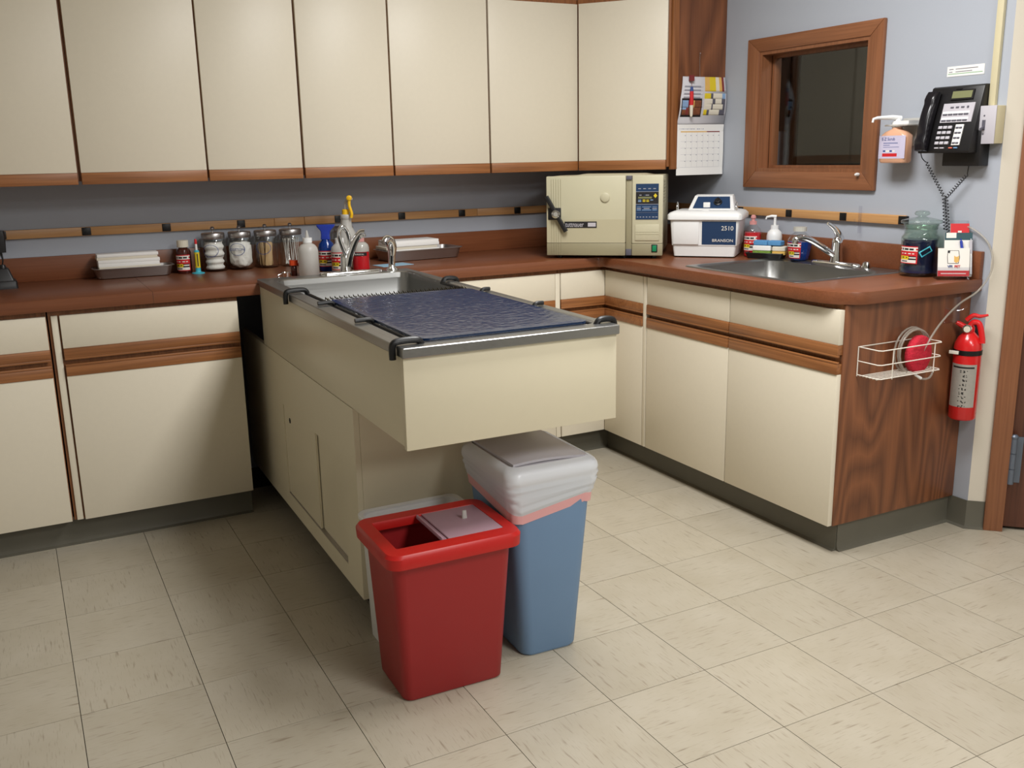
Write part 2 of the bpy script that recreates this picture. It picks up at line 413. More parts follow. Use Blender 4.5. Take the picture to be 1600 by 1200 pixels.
def mk(name, bm, mat, parent=None, smooth=True, bevel=0.0, bseg=2, loc=None, rotz=None, angle=35, weld=False, thick=0.0):
    if weld: bmesh.ops.remove_doubles(bm, verts=bm.verts, dist=1e-5)
    bmesh.ops.recalc_face_normals(bm, faces=bm.faces)
    if bevel > 0:
        es = [e for e in bm.edges if len(e.link_faces) == 2 and e.calc_face_angle(0) > math.radians(30)]
        bmesh.ops.bevel(bm, geom=es, offset=bevel, segments=bseg, affect='EDGES', clamp_overlap=True, profile=0.5)
    me = bpy.data.meshes.new(name); bm.to_mesh(me); bm.free()
    for m in (mat if isinstance(mat, (list, tuple)) else [mat]):
        me.materials.append(MT[m] if isinstance(m, str) else m)
    if smooth:
        me.polygons.foreach_set('use_smooth', [True]*len(me.polygons))
        me.set_sharp_from_angle(angle=math.radians(angle))
    o = bpy.data.objects.new(name, me); COL.objects.link(o)
    if parent is not None: o.parent = parent
    if loc is not None: o.location = loc
    if rotz is not None: o.rotation_euler = (0, 0, rotz)
    if thick: 
        sm = o.modifiers.new('solidify', 'SOLIDIFY'); sm.thickness = thick; sm.offset = -1
    return o

def tag(o, label, cat, group=None):
    o['label'] = label; o['category'] = cat
    if group: o['group'] = group
    return o

def thing(name, label, cat, loc=(0, 0, 0), rotz=0.0, group=None):
    o = bpy.data.objects.new(name, None); COL.objects.link(o)
    o.empty_display_size = 0.05
    o.location = loc; o.rotation_euler = (0, 0, rotz)
    return tag(o, label, cat, group)

def struct(o): o['kind'] = 'structure'; return o

def text(body, size, mat, parent, loc, rot=(PI/2, 0, 0), align='LEFT', sx=1.0, depth=0.0004, name='lettering', bold=0.0, spacing=1.0):
    cu = bpy.data.curves.new('text', 'FONT'); cu.body = body; cu.size = size; cu.extrude = depth; cu.offset = bold
    cu.align_x = align; cu.space_character = spacing; cu.resolution_u = 3
    tmp = bpy.data.objects.new('text_tmp', cu); COL.objects.link(tmp)
    dg = bpy.context.evaluated_depsgraph_get()
    me = bpy.data.meshes.new_from_object(tmp.evaluated_get(dg))
    bpy.data.objects.remove(tmp); bpy.data.curves.remove(cu)
    me.materials.clear(); me.materials.append(MT[mat])
    o = bpy.data.objects.new(name, me); COL.objects.link(o)
    o.parent = parent; o.location = loc; o.rotation_euler = rot; o.scale = (sx, 1, 1)
    return o

def copy_part(o, parent):
    c = o.copy(); COL.objects.link(c); c.parent = parent
    for ch in o.children: copy_part(ch, c)
    return c

# ================================================================= setting
T = 0.3048
XW, YW = 1.48, 2.42          # right wall and back wall planes
ZC = 0.922                   # worktop height
CEIL = 2.6

bm = B(); box(bm, -3.4, 3.1, -6.6, 3.2, -0.06, -0.0035)
floor = struct(mk('floor', bm, 'grout', smooth=False))
bm = B(); g = 0.0009; box(bm, -T/2+g, T/2-g, -T/2+g, T/2-g, -0.0035, 0.0)
tile0 = None
for i in range(-10, 7):
    for j in range(-6, 7):
        if j*T > 1.9 or (i*T > 0.95 and j*T > 0.42) or (i*T > 1.5 and j*T > 0.1): continue
        if tile0 is None:
            tile0 = mk('tile', bm, 'tile', floor, smooth=False); t_ = tile0
        else:
            t_ = tile0.copy(); COL.objects.link(t_)
        t_.location = ((i+0.5)*T, (j+0.5)*T, 0)
        t_.rotation_euler = (0, 0, PI/2*((i+j) % 2) + PI*random.randint(0, 1))

bm = B(); box(bm, -3.4, XW+0.1, YW, YW+0.1, 0, CEIL); struct(mk('wall_back', bm, 'wall', smooth=False))
# right wall with the window opening
WY0, WY1, WZ0, WZ1 = 0.912, 1.525, 1.285, 1.793
bm = B()
box(bm, XW, XW+0.1, 0.325, WY0, 0, CEIL); box(bm, XW, XW+0.1, WY1, YW, 0, CEIL)
box(bm, XW, XW+0.1, WY0, WY1, 0, WZ0); box(bm, XW, XW+0.1, WY0, WY1, WZ1, CEIL)
struct(mk('wall_right', bm, 'wall', smooth=False))
# corner wall at 45 degrees that carries the door
DR = -PI/4
def dframe(): 
    return Matrix.Translation((XW, 0.325, 0)) @ Matrix.Rotation(DR, 4, 'Z')
bm = B(); D = dframe()
box(bm, 0, 0.075, 0, 0.1, 0, CEIL, D); box(bm, 0.075, 1.05, 0, 0.1, 2.08, CEIL, D); box(bm, 1.05, 1.2, 0, 0.1, 0, CEIL, D)
struct(mk('wall_corner', bm, 'wall_cream', smooth=False))
bm = B()
box(bm, 0.058, 0.122, -0.017, 0.0, 0, 2.12, D); box(bm, 0.075, 0.09, 0.0, 0.1, 0, 2.08, D)
box(bm, 1.003, 1.067, -0.017, 0, 0, 2.12, D); box(bm, 1.035, 1.05, 0, 0.1, 0, 2.08, D)
box(bm, 0.122, 1.003, -0.017, 0, 2.056, 2.12, D); box(bm, 0.09, 1.035, 0.0, 0.1, 2.065, 2.08, D)
struct(mk('trim_1', bm, 'casing_v', bevel=0.002))
d1 = bpy.data.objects.new('door_1', None); COL.objects.link(d1); struct(d1)
d1.location = (XW, 0.325, 0); d1.rotation_euler = (0, 0, DR)
bm = B(); box(bm, 0.092, 1.033, 0.012, 0.052, 0.012, 2.062); mk('door_leaf', bm, 'door', d1, bevel=0.002)
for hz in (0.185, 1.0, 1.8):
    bm = B()
    for k in range(3): lathe(bm, [(0.011, 0), (0.011, 0.056)], 14, M=Matrix.Translation((0.131, -0.012, hz+k*0.058)))
    lathe(bm, [(0.0125, 0), (0.013, 0.006), (0.008, 0.012)], 14, M=Matrix.Translation((0.131, -0.012, hz+0.173)))
    box(bm, 0.1, 0.131, 0.008, 0.013, hz, hz+0.172); box(bm, 0.131, 0.165, 0.008, 0.0125, hz, hz+0.172)
    mk('hinge', bm, 'hinge', d1)
bm = B(); lathe(bm, [(0.02, 0), (0.02, 0.01), (0.01, 0.014), (0.01, 0.03), (0.026, 0.04), (0.028, 0.055), (0.016, 0.066)], 20,
      M=Matrix.Translation((0.96, 0.012, 0.98)) @ Matrix.Rotation(PI/2, 4, 'X'))
mk('door_knob', bm, 'chrome', d1)
bm = B(); box(bm, 2.3285, 2.43, -6.6, -0.5, 0, CEIL); struct(mk('wall_east', bm, 'white_wall', smooth=False))
bm = B(); box(bm, -3.4, -3.3, -6.6, YW, 0, CEIL); struct(mk('wall_left', bm, 'white_wall', smooth=False))
bm = B(); box(bm, -3.4, 2.43, -6.7, -6.6, 0, CEIL); struct(mk('wall_front', bm, 'white_wall', smooth=False))
bm = B(); box(bm, -3.4, 3.4, -6.7, 3.2, CEIL, CEIL+0.05); struct(mk('ceiling', bm, 'ceiling', smooth=False))

# dim room beyond the window
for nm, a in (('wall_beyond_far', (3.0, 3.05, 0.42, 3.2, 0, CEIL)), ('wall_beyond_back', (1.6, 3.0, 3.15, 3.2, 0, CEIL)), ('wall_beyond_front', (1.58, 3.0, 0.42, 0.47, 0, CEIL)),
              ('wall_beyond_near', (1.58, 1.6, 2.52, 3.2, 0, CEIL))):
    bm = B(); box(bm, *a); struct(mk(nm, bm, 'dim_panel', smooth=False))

# window: four mitred casing boards, lining, pane
w1 = bpy.data.objects.new('window_1', None); COL.objects.link(w1); struct(w1); w1.location = (XW, 1.22, 1.215)
oy, oz = 1.22, 1.215
OY0, OY1, OZ0, OZ1 = 0.849-oy, 1.601-oy, 0.0, 1.85-oz
IY0, IY1, IZ0, IZ1 = WY0-oy, WY1-oy, WZ0-oz, WZ1-oz
for pts, m in ((((OY0, OZ0), (OY1, OZ0), (IY1, IZ0), (IY0, IZ0)), 'casing_h'), (((OY0, OZ1), (OY1, OZ1), (IY1, IZ1), (IY0, IZ1)), 'casing_h'),
               (((OY0, OZ0), (IY0, IZ0), (IY0, IZ1), (OY0, OZ1)), 'casing_v'), (((OY1, OZ0), (IY1, IZ0), (IY1, IZ1), (OY1, OZ1)), 'casing_v')):
    bm = B(); prism(bm, pts, -0.018, 0.0, 'x'); mk('casing', bm, m, w1, bevel=0.003)
for a in ((IY0, IY0+0.014, IZ0, IZ1), (IY1-0.014, IY1, IZ0, IZ1), (IY0+0.014, IY1-0.014, IZ0, IZ0+0.014), (IY0+0.014, IY1-0.014, IZ1-0.014, IZ1)):
    bm = B(); box(bm, -0.012, 0.1, *a); box(bm, 0.045, 0.075, a[0]-0.0 if a[0] > -0.2 and a[1]-a[0] > 0.1 else a[0], a[1], a[2], a[3])
    mk('jamb', bm, 'casing_v', w1)
for a in ((IY0+0.014, IY0+0.026, IZ0+0.014, IZ1-0.014), (IY1-0.026, IY1-0.014, IZ0+0.014, IZ1-0.014), (IY0+0.026, IY1-0.026, IZ0+0.014, IZ0+0.026), (IY0+0.026, IY1-0.026, IZ1-0.026, IZ1-0.014)):
    bm = B(); box(bm, 0.048, 0.078, *a); mk('stop_bead', bm, 'casing_v', w1)
bm = B(); box(bm, 0.060, 0.065, IY0+0.0145, IY1-0.0145, IZ0+0.0145, IZ1-0.0145); mk('pane', bm, 'glass', w1, smooth=False)
bm = B(); lathe(bm, [(0.006, 0), (0.007, 0.01), (0.004, 0.018)], 12, M=Matrix.Translation((-0.02, IY0+0.012, IZ0-0.008)) @ Matrix.Rotation(-PI/2, 4, 'Y'))
o = mk('bumper', bm, 'white', w1); o['label'] = 'small white rubber bumper'

# vinyl cove base
def cove(name, path, side):
    prof = [(0.0, 0.105), (0.004, 0.105), (0.004, 0.022), (0.008, 0.007), (0.018, 0.0012), (0.018, 0.0), (0.0, 0.0)]
    P = [Vector((x, y, 0)) for x, y in path]; rings = []
    for i, p in enumerate(P):
        a = (P[i]-P[i-1]).normalized() if i > 0 else (P[1]-P[0]).normalized()
        b = (P[i+1]-P[i]).normalized() if i < len(P)-1 else a
        na = Vector((a.y, -a.x, 0))*side; nb = Vector((b.y, -b.x, 0))*side
        n = (na+nb); n = n/max(0.3, n.dot(na))
        rings.append([p+n*o_+Vector((0, 0, z)) for o_, z in prof])
    bm = B(); loft(bm, rings); return struct(mk(name, bm, 'kick'))
cove('baseboard_left', [(-3.3, 1.862), (-0.80, 1.862)], 1)
cove('baseboard_back', [(-0.11, 1.862), (0.908, 1.862), (0.908, 0.408)], 1)
cove('baseboard_right', [(0.908, 0.4085), (1.479, 0.4085), (1.479, 0.326), (1.479+0.042, 0.326-0.042)], 1)

# ================================================================= base cabinets
DZ = dict(d0=0.745, d1=0.862, p0=0.703, q0=0.645, q1=0.688, b0=0.107)
def fronts(t, a, b, y=0.0, M=None):
    bm = B(); box(bm, a, b, y-0.02, y, DZ['d0'], DZ['d1'], M); dr = mk('drawer', bm, 'cream', t, bevel=0.0012)
    bm = B(); box(bm, a, b, y-0.023, y, DZ['p0']+0.008, DZ['d0']-0.0005, M); box(bm, a, b, y-0.023, y-0.012, DZ['p0'], DZ['p0']+0.008, M)
    mk('pull_rail', bm, 'oak_h', dr, bevel=0.0015)
    bm = B(); box(bm, a, b, y-0.02, y, DZ['b0'], DZ['q0'], M); do = mk('door', bm, 'cream', t, bevel=0.0012)
    bm = B(); box(bm, a, b, y-0.023, y, DZ['q0']+0.0005, DZ['q1']-0.008, M); box(bm, a, b, y-0.023, y-0.012, DZ['q1']-0.008, DZ['q1'], M)
    mk('pull_rail', bm, 'oak_h', do, bevel=0.0015)

def base_unit(label, loc, rz, w, fr, fillers=(), depth=0.56, low=None, group='cream base cabinets with oak pull rails'):
    t = thing('base_cabinet', label, 'cabinet', loc, rz, group)
    bm = B(); box(bm, 0, w, 0.0, 0.02, 0.106, 0.878); box(bm, 0, w, 0.02, depth, 0.106, low or 0.878); mk('body', bm, 'oak_v', t, smooth=False)
    for a, b in fr: fronts(t, a, b)
    for a, b in fillers:
        bm = B(); box(bm, a, b, -0.012, 0, 0.107, 0.862); mk('filler_strip', bm, 'cream', t, bevel=0.001)
    return t

base_unit('cream base cabinet at the far left edge, cut off by the frame', (-2.06, 1.82, 0), 0, 0.605, [(0.0, 0.602)])
base_unit('wide cream base cabinet left of the dark gap beside the tub', (-1.45, 1.82, 0), 0, 0.65, [(0.036, 0.647)], [(0.009, 0.030)])
base_unit('cream base cabinet behind the tub, under the right steel tray', (-0.10, 1.82, 0), 0, 0.705, [(0.004, 0.683)])
# dark side of the gap: back of the recess
t = thing('corner_cabinet', 'cream corner cabinet with angled-in doors under the beige autoclave', 'cabinet', (0.845, 1.80, 0), 0)
bm = B(); box(bm, -0.237, 0.58, 0.02, 0.58, 0.106, 0.878); box(bm, 0.02, 0.58, -0.325, 0.02, 0.106, 0.878)
mk('body', bm, 'oak_v', t, smooth=False)
MB_ = Matrix.Translation((0, 0.02, 0))
fronts(t, -0.232, 0.0, 0, MB_)
MR_ = Matrix.Translation((0.02, 0, 0)) @ Matrix.Rotation(-PI/2, 4, 'Z')
fronts(t, 0.002, 0.298, 0, MR_)
for a in ((-0.26, -0.237, -0.0, 0.02), (0.0, 0.02, -0.324, -0.302)):
    bm = B(); box(bm, *a, 0.107, 0.862); mk('filler_strip', bm, 'cream', t, bevel=0.001)
t = base_unit('two-door cream base cabinet with oak end panel under the right sink', (0.865, 1.472, 0), -PI/2, 1.072, [(0.002, 0.532), (0.537, 1.08)], depth=0.613, low=0.70)
bm = B(); box(bm, 1.072, 1.084, -0.001, 0.613, 0.106, 0.878); o = mk('end_panel', bm, 'panel', t, bevel=0.001)
o['label'] = 'dark oak veneer end panel'

# worktop: one L-shaped slab with a sink cut-out, backsplash
wt = thing('worktop', 'brown woodgrain L-shaped worktop carrying the jars and appliances', 'countertop', (0, 0, 0))
SX0, SX1, SY0, SY1 = 0.888, 1.435, 0.632, 1.288      # sink flange
def arc(cx, cy, r, a0, a1, n=8): return [(cx+r*math.cos(a0+(a1-a0)*k/n), cy+r*math.sin(a0+(a1-a0)*k/n)) for k in range(n+1)]
outl = [(-3.3, 2.419), (-3.3, 1.785), (0.79, 1.785)]+arc(0.79, 1.755, 0.03, PI/2, 0, 5)[1:]+[(0.82, 0.48)]+arc(0.95, 0.48, 0.13, PI, 1.5*PI, 10)[1:]+[(1.479, 0.35), (1.479, 2.419)]
hole = [(SX0+0.02, SY0+0.02), (SX1-0.02, SY0+0.02), (SX1-0.02, SY1-0.02), (SX0+0.02, SY1-0.02)]
bm = B(); es = []
for ring in (outl, hole):
    vv = [bm.verts.new((x, y, ZC)) for x, y in ring]
    es += [bm.edges.new((vv[i], vv[(i+1) % len(vv)])) for i in range(len(vv))]
bmesh.ops.triangle_fill(bm, use_beauty=True, edges=es)
r_ = bmesh.ops.extrude_face_region(bm, geom=list(bm.faces))
bmesh.ops.translate(bm, verts=[v for v in r_['geom'] if isinstance(v, bmesh.types.BMVert)], vec=(0, 0, -0.042))
mk('slab', bm, 'counter', wt, bevel=0.004)
bm = B(); box(bm, -3.3, 1.479, 2.40, 2.419, ZC, 1.018); tag(mk('backsplash', bm, 'counter', bevel=0.002), 'long brown backsplash along the back wall', 'backsplash')
bm = B(); box(bm, 1.46, 1.479, 0.352, 2.3995, ZC, 1.018); tag(mk('backsplash', bm, 'counter', bevel=0.002), 'brown backsplash behind the right sink', 'backsplash')
bm = B(); box(bm, -1.1015, -1.1, 1.7845, 2.4, ZC-0.042, ZC+0.0002); mk('joint', bm, 'dim_brown', wt, smooth=False)

# ================================================================= wall cabinets
UZ0, UZ1 = 1.30, 2.06
def upper_fronts(t, spans, y=0.0):
    for a, b in spans:
        bm = B(); box(bm, a, b, y-0.02, y-0.001, 1.343, 2.038); do = mk('door', bm, 'cream', t, bevel=0.0012)
        bm = B(); box(bm, a, b, y-0.023, y-0.001, 1.30, 1.3425); mk('pull_rail', bm, 'oak_h', do, bevel=0.0015)
def upper(label, x0, x1, spans):
    t = thing('wall_cabinet', label, 'cabinet', (x0, 2.12, 0), 0, 'cream wall cabinets with oak pull rails')
    bm = B(); box(bm, 0.001, x1-x0-0.001, 0.0, 0.299, 1.312, UZ1); mk('body', bm, 'oak_v', t, smooth=False)
    upper_fronts(t, [(a-x0, b-x0) for a, b in spans])
upper('leftmost cream wall cabinet, cut off by the left edge', -2.19, -1.274, [(-2.187, -1.737), (-1.729, -1.281)])
upper('cream two-door wall cabinet above the row of glass jars', -1.274, -0.427, [(-1.268, -0.8145), (-0.8065, -0.4325)])
upper('cream two-door wall cabinet above the yellow-trigger spray bottle', -0.427, 0.428, [(-0.4225, -0.0385), (-0.0305, 0.4235)])
upper('cream single-door wall cabinet beside the angled corner cabinet', 0.428, 0.895, [(0.4325, 0.887)])
A_, B_ = Vector((0.897, 2.105, 0)), Vector((1.168, 1.775, 0))
rzc = math.atan2(B_.y-A_.y, B_.x-A_.x); wl = (B_-A_).length
t = thing('corner_wall_cabinet', 'angled cream corner wall cabinet above the autoclave, oak end panel', 'cabinet', A_, rzc)
inv = (Matrix.Translation(A_) @ Matrix.Rotation(rzc, 4, 'Z')).inverted()
def LP(x, y): v = inv @ Vector((x, y, 0)); return (v.x, v.y)
bm = B(); prism(bm, [LP(0.897, 2.12), LP(A_.x, A_.y+0.004), LP(B_.x+0.004, B_.y), LP(1.2, 1.772), LP(1.479, 1.772), LP(1.479, 2.419), LP(0.897, 2.419)], 1.312, UZ1)
mk('body', bm, 'oak_v', t, smooth=False)
bm = B(); prism(bm, [LP(1.205, 1.768), LP(1.479, 1.768), LP(1.479, 1.772), LP(1.205, 1.772)], 1.30, UZ1); o = mk('end_panel', bm, 'panel', t, smooth=False)
o['label'] = 'dark oak veneer end panel'
bm = B(); prism(bm, [LP(1.172, 1.757), LP(1.205, 1.757), LP(1.205, 1.772), LP(1.172, 1.772)], 1.30, UZ1); mk('stile', bm, 'oak_v', t, bevel=0.001)
upper_fronts(t, [(0.006, wl-0.006)])

# ================================================================= wall rail with black clips
def rail(label, loc, rz, segs, clips, mat):
    t = thing('wall_rail', label, 'rail', loc, rz)
    for a, b in segs:
        bm = B(); box(bm, a+0.0005, b-0.0005, -0.016, -0.0005, 0, 0.035); mk('strip', bm, mat, t, bevel=0.002)
    for c in clips:
        bm = B(); box(bm, c-0.017, c+0.017, -0.02, -0.0005, 0.002, 0.033); mk('clip', bm, 'rubber', t, bevel=0.002)
rail('pale wooden rail with black clips along the back wall', (0, YW, 1.092), 0, [(-3.2, -1.256), (-1.256, -0.491), (-0.491, -0.356), (-0.356, 0.5), (0.5, 1.45)],
     [-1.866, -1.56, -1.254, -0.945, -0.636, -0.20, 0.107, 0.417, 0.721], 'railwood')
rail('pale wooden rail with black clips under the window', (XW, 0.0, 1.092), -PI/2, [(-2.38, -0.69)], [-1.61, -1.30, -0.993, -0.70], 'railwood')

# ================================================================= island tub
IR = -0.0163
tub = thing('treatment_tub', 'cream tub table with steel sink basin projecting into the room', 'tub', (-0.431, 1.0, 0), IR)
HW = 0.2985
bm = B(); box(bm, -HW, -HW+0.016, -0.752, 0.784, 0.689, 0.926); mk('side_apron', bm, 'island_cream', tub, bevel=0.001)
bm = B(); box(bm, HW-0.016, HW, -0.752, 0.784, 0.689, 0.926); mk('side_apron', bm, 'island_cream', tub, bevel=0.001)
bm = B(); box(bm, -HW-0.001, HW+0.001, -0.769, -0.7525, 0.682, 0.916); mk('front_panel', bm, 'island_cream', tub, bevel=0.001)
bm = B(); box(bm, -HW+0.016, HW-0.016, -0.752, -0.33, 0.692, 0.70); mk('underside', bm, 'island_cream', tub, smooth=False)
# lower body: side with opening for sliding doors
bm = B()
OY, OZ = (-0.189, 0.548), (0.160, 0.505)
box(bm, -HW, -HW+0.016, -0.33, 1.2, OZ[1], 0.687); box(bm, -HW, -HW+0.016, -0.33, 1.2, 0.10, OZ[0])
box(bm, -HW, -HW+0.016, -0.33, OY[0], OZ[0], OZ[1]); box(bm, -HW, -HW+0.016, OY[1], 1.2, OZ[0], OZ[1])
mk('side_panel', bm, 'island_cream', tub, smooth=False)
bm = B(); box(bm, HW-0.016, HW, -0.33, 1.2, 0.10, 0.687); mk('side_panel', bm, 'island_cream', tub, smooth=False)
bm = B(); box(bm, -HW+0.0165, HW-0.0165, -0.332, -0.316, 0.10, 0.687); mk('body_front', bm, 'island_cream', tub, smooth=False)
bm = B(); box(bm, -HW+0.016, HW-0.016, -0.316, 1.2, 0.10, 0.116); mk('body_floor', bm, 'void', tub, smooth=False)
bm = B(); box(bm, -HW+0.07, HW-0.07, -0.26, 1.2, 0.0, 0.10); mk('plinth', bm, 'void', tub, smooth=False)
bm = B(); box(bm, -HW+0.004, -HW+0.011, 0.125, OY[1]-0.001, OZ[0]+0.004, OZ[1]-0.002)
sd = mk('sliding_door', bm, 'island_cream', tub, smooth=False)
bm = B(); lathe(bm, [(0.010, 0), (0.010, 0.0012)], 16, M=Matrix.Translation((-HW+0.004, 0.468, 0.459)) @ Matrix.Rotation(-PI/2, 4, 'Y')); mk('finger_hole', bm, 'void', sd)
bm = B(); box(bm, -HW+0.0135, -HW+0.0205, OY[0]+0.001, 0.16, OZ[0]+0.004, OZ[1]-0.002); mk('sliding_door', bm, 'island_cream', tub, smooth=False)
bm = B(); box(bm, -HW+0.001, -HW+0.0225, OY[0]+0.001, OY[1]-0.001, OZ[0], OZ[0]+0.0035); mk('door_track', bm, 'steel_d', tub, smooth=False)
# steel rim and basin
RO = [(-0.302, -0.778), (0.302, 0.80)]
IX0, IX1, IYa, IYb = -0.252, 0.268, -0.722, 0.712
bm = B(); n = 4
def rr3(x0, x1, y0, y1, r, z): return [Vector((a, b, z)) for a, b in rrect((x1-x0)/2, (y1-y0)/2, r, n, (x0+x1)/2, (y0+y1)/2)]
loft(bm, [rr3(-0.302, 0.302, -0.778, 0.80, 0.003, 0.913), rr3(-0.3035, 0.3035, -0.7795, 0.80, 0.003, 0.915), rr3(-0.3035, 0.3035, -0.7795, 0.80, 0.003, 0.936),
          rr3(-0.3015, 0.3015, -0.7775, 0.798, 0.003, 0.938), rr3(IX0-0.008, IX1+0.008, IYa-0.008, IYb+0.008, 0.05, 0.9385), rr3(IX0, IX1, IYa, IYb, 0.045, 0.935),
          rr3(IX0+0.003, IX1-0.003, IYa+0.003, IYb-0.003, 0.045, 0.915), rr3(IX0-0.004, IX1+0.004, IYa-0.004, IYb+0.004, 0.045, 0.913)], False, False, closed=True)
mk('steel_rim', bm, 'steel_y', tub, angle=20)
bm = B()
loft(bm, [rr3(IX0+0.003, IX1-0.003, IYa+0.003, IYb-0.003, 0.045, 0.916), rr3(IX0+0.012, IX1-0.012, IYa+0.012, IYb-0.012, 0.045, 0.80), rr3(IX0+0.03, IX1-0.03, IYa+0.03, IYb-0.03, 0.05, 0.765), rr3(IX0+0.07, IX1-0.07, IYa+0.07, IYb-0.07, 0.06, 0.755)], False, True)
mk('basin', bm, 'steel', tub, angle=60)

# rack hooked over the rim, rubber mat on it
rk = thing('grooming_rack', 'black-coated wire rack hooked over the steel tub rim', 'rack', (-0.431, 1.0, 0.0), IR)
bm = B()
for sx in (-0.238, 0.256): tube(bm, [(sx, -0.735, 0.9325), (sx, 0.325, 0.9325)], 0.006, 8)
for yy in (-0.733, 0.322): tube(bm, [(-0.238, yy, 0.9325), (0.256, yy, 0.9325)], 0.004, 8) if yy < 0 else None
mk('frame', bm, 'rubber', rk)
for k, yy in enumerate([-0.70+0.05*i for i in range(15)]+[0.06]):
    bm = B(); tube(bm, [(-0.238, yy, 0.931), (0.256, yy, 0.931)], 0.0025, 6); mk('cross_wire', bm, 'steel_d', rk)
for yy in (0.085, 0.112):
    N = 64; pts = [(-0.238+0.494*i/N, yy+0.012*(1 if i % 2 else -1), 0.936+0.008*(1 if i % 2 else -1)) for i in range(N+1)]
    bm = B(); tube(bm, pts, 0.0028, 6); mk('zigzag_wire', bm, 'zig', rk)
for yy, big in ((0.314, 1), (-0.007, 0), (-0.379, 0), (-0.736, 1)):
    for s in (-1, 1):
        e = 0.3035; i0 = 0.238 if s < 0 else 0.256
        if big: pts = [(s*i0, yy, 0.934), (s*(i0+0.012), yy, 0.948), (s*(e-0.005), yy, 0.948), (s*(e+0.009), yy, 0.938), (s*(e+0.010), yy, 0.905)]
        else: pts = [(s*i0, yy, 0.934), (s*(i0+0.012), yy, 0.946), (s*(e-0.012), yy, 0.946)]
        bm = B(); tube(bm, spline(pts, 6), 0.0085 if big else 0.0065, 10)
        mk('hook', bm, 'rubber', rk)
bm = B()
NX, NY = 120, 190; HX, HY = 0.242, 0.3905
def mat_xy(u, v):
    """square to rounded rectangle, so the corners are round"""
    x, y = u*HX, v*HY; r = 0.03
    ex, ey = abs(x)-(HX-r), abs(y)-(HY-r)
    if ex > 0 and ey > 0:
        l = math.hypot(ex, ey); m = max(ex, ey)
        x = math.copysign(HX-r+ex*m/l, x); y = math.copysign(HY-r+ey*m/l, y)
    return x, y
tp = []
for i in range(NX+1):
    row = []
    for j in range(NY+1):
        u, v = -1+2*i/NX, -1+2*j/NY; x, y = mat_xy(u, v)
        edge = min(1.0, (1-max(abs(u), abs(v)))*18)
        h = 0.0007*mnoise.noise((x*62, y*84, 0.3))+0.00045*mnoise.noise((x*130, y*160, 4.1))
        row.append(bm.verts.new((x, y, 0.9452+0.0015*edge+h*(0.35+0.65*edge))))
    tp.append(row)
for i in range(NX):
    for j in range(NY): bm.faces.new((tp[i][j], tp[i+1][j], tp[i+1][j+1], tp[i][j+1]))
ring = [tp[i][0] for i in range(NX+1)]+[tp[NX][j] for j in range(1, NY+1)]+[tp[i][NY] for i in range(NX-1, -1, -1)]+[tp[0][j] for j in range(NY-1, 0, -1)]
lo = [bm.verts.new((v.co.x, v.co.y, 0.9387)) for v in ring]
for k in range(len(ring)): bm.faces.new((ring[k], lo[k], lo[(k+1) % len(ring)], ring[(k+1) % len(ring)]))
bm.faces.new(lo[::-1])
mt_ = tag(mk('rubber_mat', bm, 'mat', loc=(-0.4315, 0.668, 0), rotz=IR), 'dark blue pebbled rubber mat lying on the tub rack', 'mat')

# ================================================================= bins
def bin_body(bm, secs, wall=0.006, n=5):
    """open tapered bin: outer rings up, inner rings down"""
    rings = []
    for z, hx, hy, r, cx, cy in secs: rings.append([Vector((a, b, z)) for a, b in rrect(hx, hy, r, n, cx, cy)])
    for z, hx, hy, r, cx, cy in reversed(secs):
        zz = z if z != secs[0][0] else z+wall
        rings.append([Vector((a, b, zz)) for a, b in rrect(hx-wall, hy-wall, max(r-wall, 0.004), n, cx, cy)])
    loft(bm, rings, True, True)

rb = thing('waste_bin', 'red plastic waste bin with a half-open clear lid', 'bin', (-0.632, 0.348, 0.0), -0.02)
bm = B(); bin_body(bm, [(0.0, 0.136, 0.098, 0.022, 0, 0), (0.006, 0.141, 0.103, 0.024, 0, 0), (0.395, 0.163, 0.123, 0.03, 0, -0.012), (0.409, 0.164, 0.124, 0.03, 0, -0.012)])
mk('body', bm, 'red', rb, angle=50)
bm = B(); cy = -0.013
def rr(hx, hy, r, z, cx=0, cyy=cy): return [Vector((a, b, z)) for a, b in rrect(hx, hy, r, 5, cx, cyy)]
loft(bm, [rr(0.170, 0.131, 0.032, 0.392), rr(0.184, 0.146, 0.036, 0.396), rr(0.186, 0.148, 0.038, 0.424), rr(0.180, 0.142, 0.036, 0.433), rr(0.148, 0.098, 0.006, 0.434), rr(0.146, 0.096, 0.006, 0.428), rr(0.146, 0.096, 0.006, 0.41), rr(0.156, 0.116, 0.02, 0.4105)], False, False, closed=True)
mk('rim_lid', bm, 'redrim', rb, angle=40)
bm = B(); box(bm, -0.006, 0.147, cy-0.097, cy+0.097, 0.429, 0.4335)
box(bm, -0.022, -0.006, cy-0.097, cy+0.097, 0.424, 0.4285); box(bm, -0.024, -0.019, cy-0.09, cy+0.09, 0.4285, 0.437)
fl = mk('flap', bm, 'coin_lid', rb, bevel=0.001); fl['label'] = 'clear pinkish plastic flap'
bm = B(); rloft(bm, [(0.4335, 0.007, 0.004, 0.003), (0.455, 0.0055, 0.003, 0.003)], 3, M=Matrix.Translation((0.085, 0.0, 0))); mk('knob', bm, 'milky', fl)

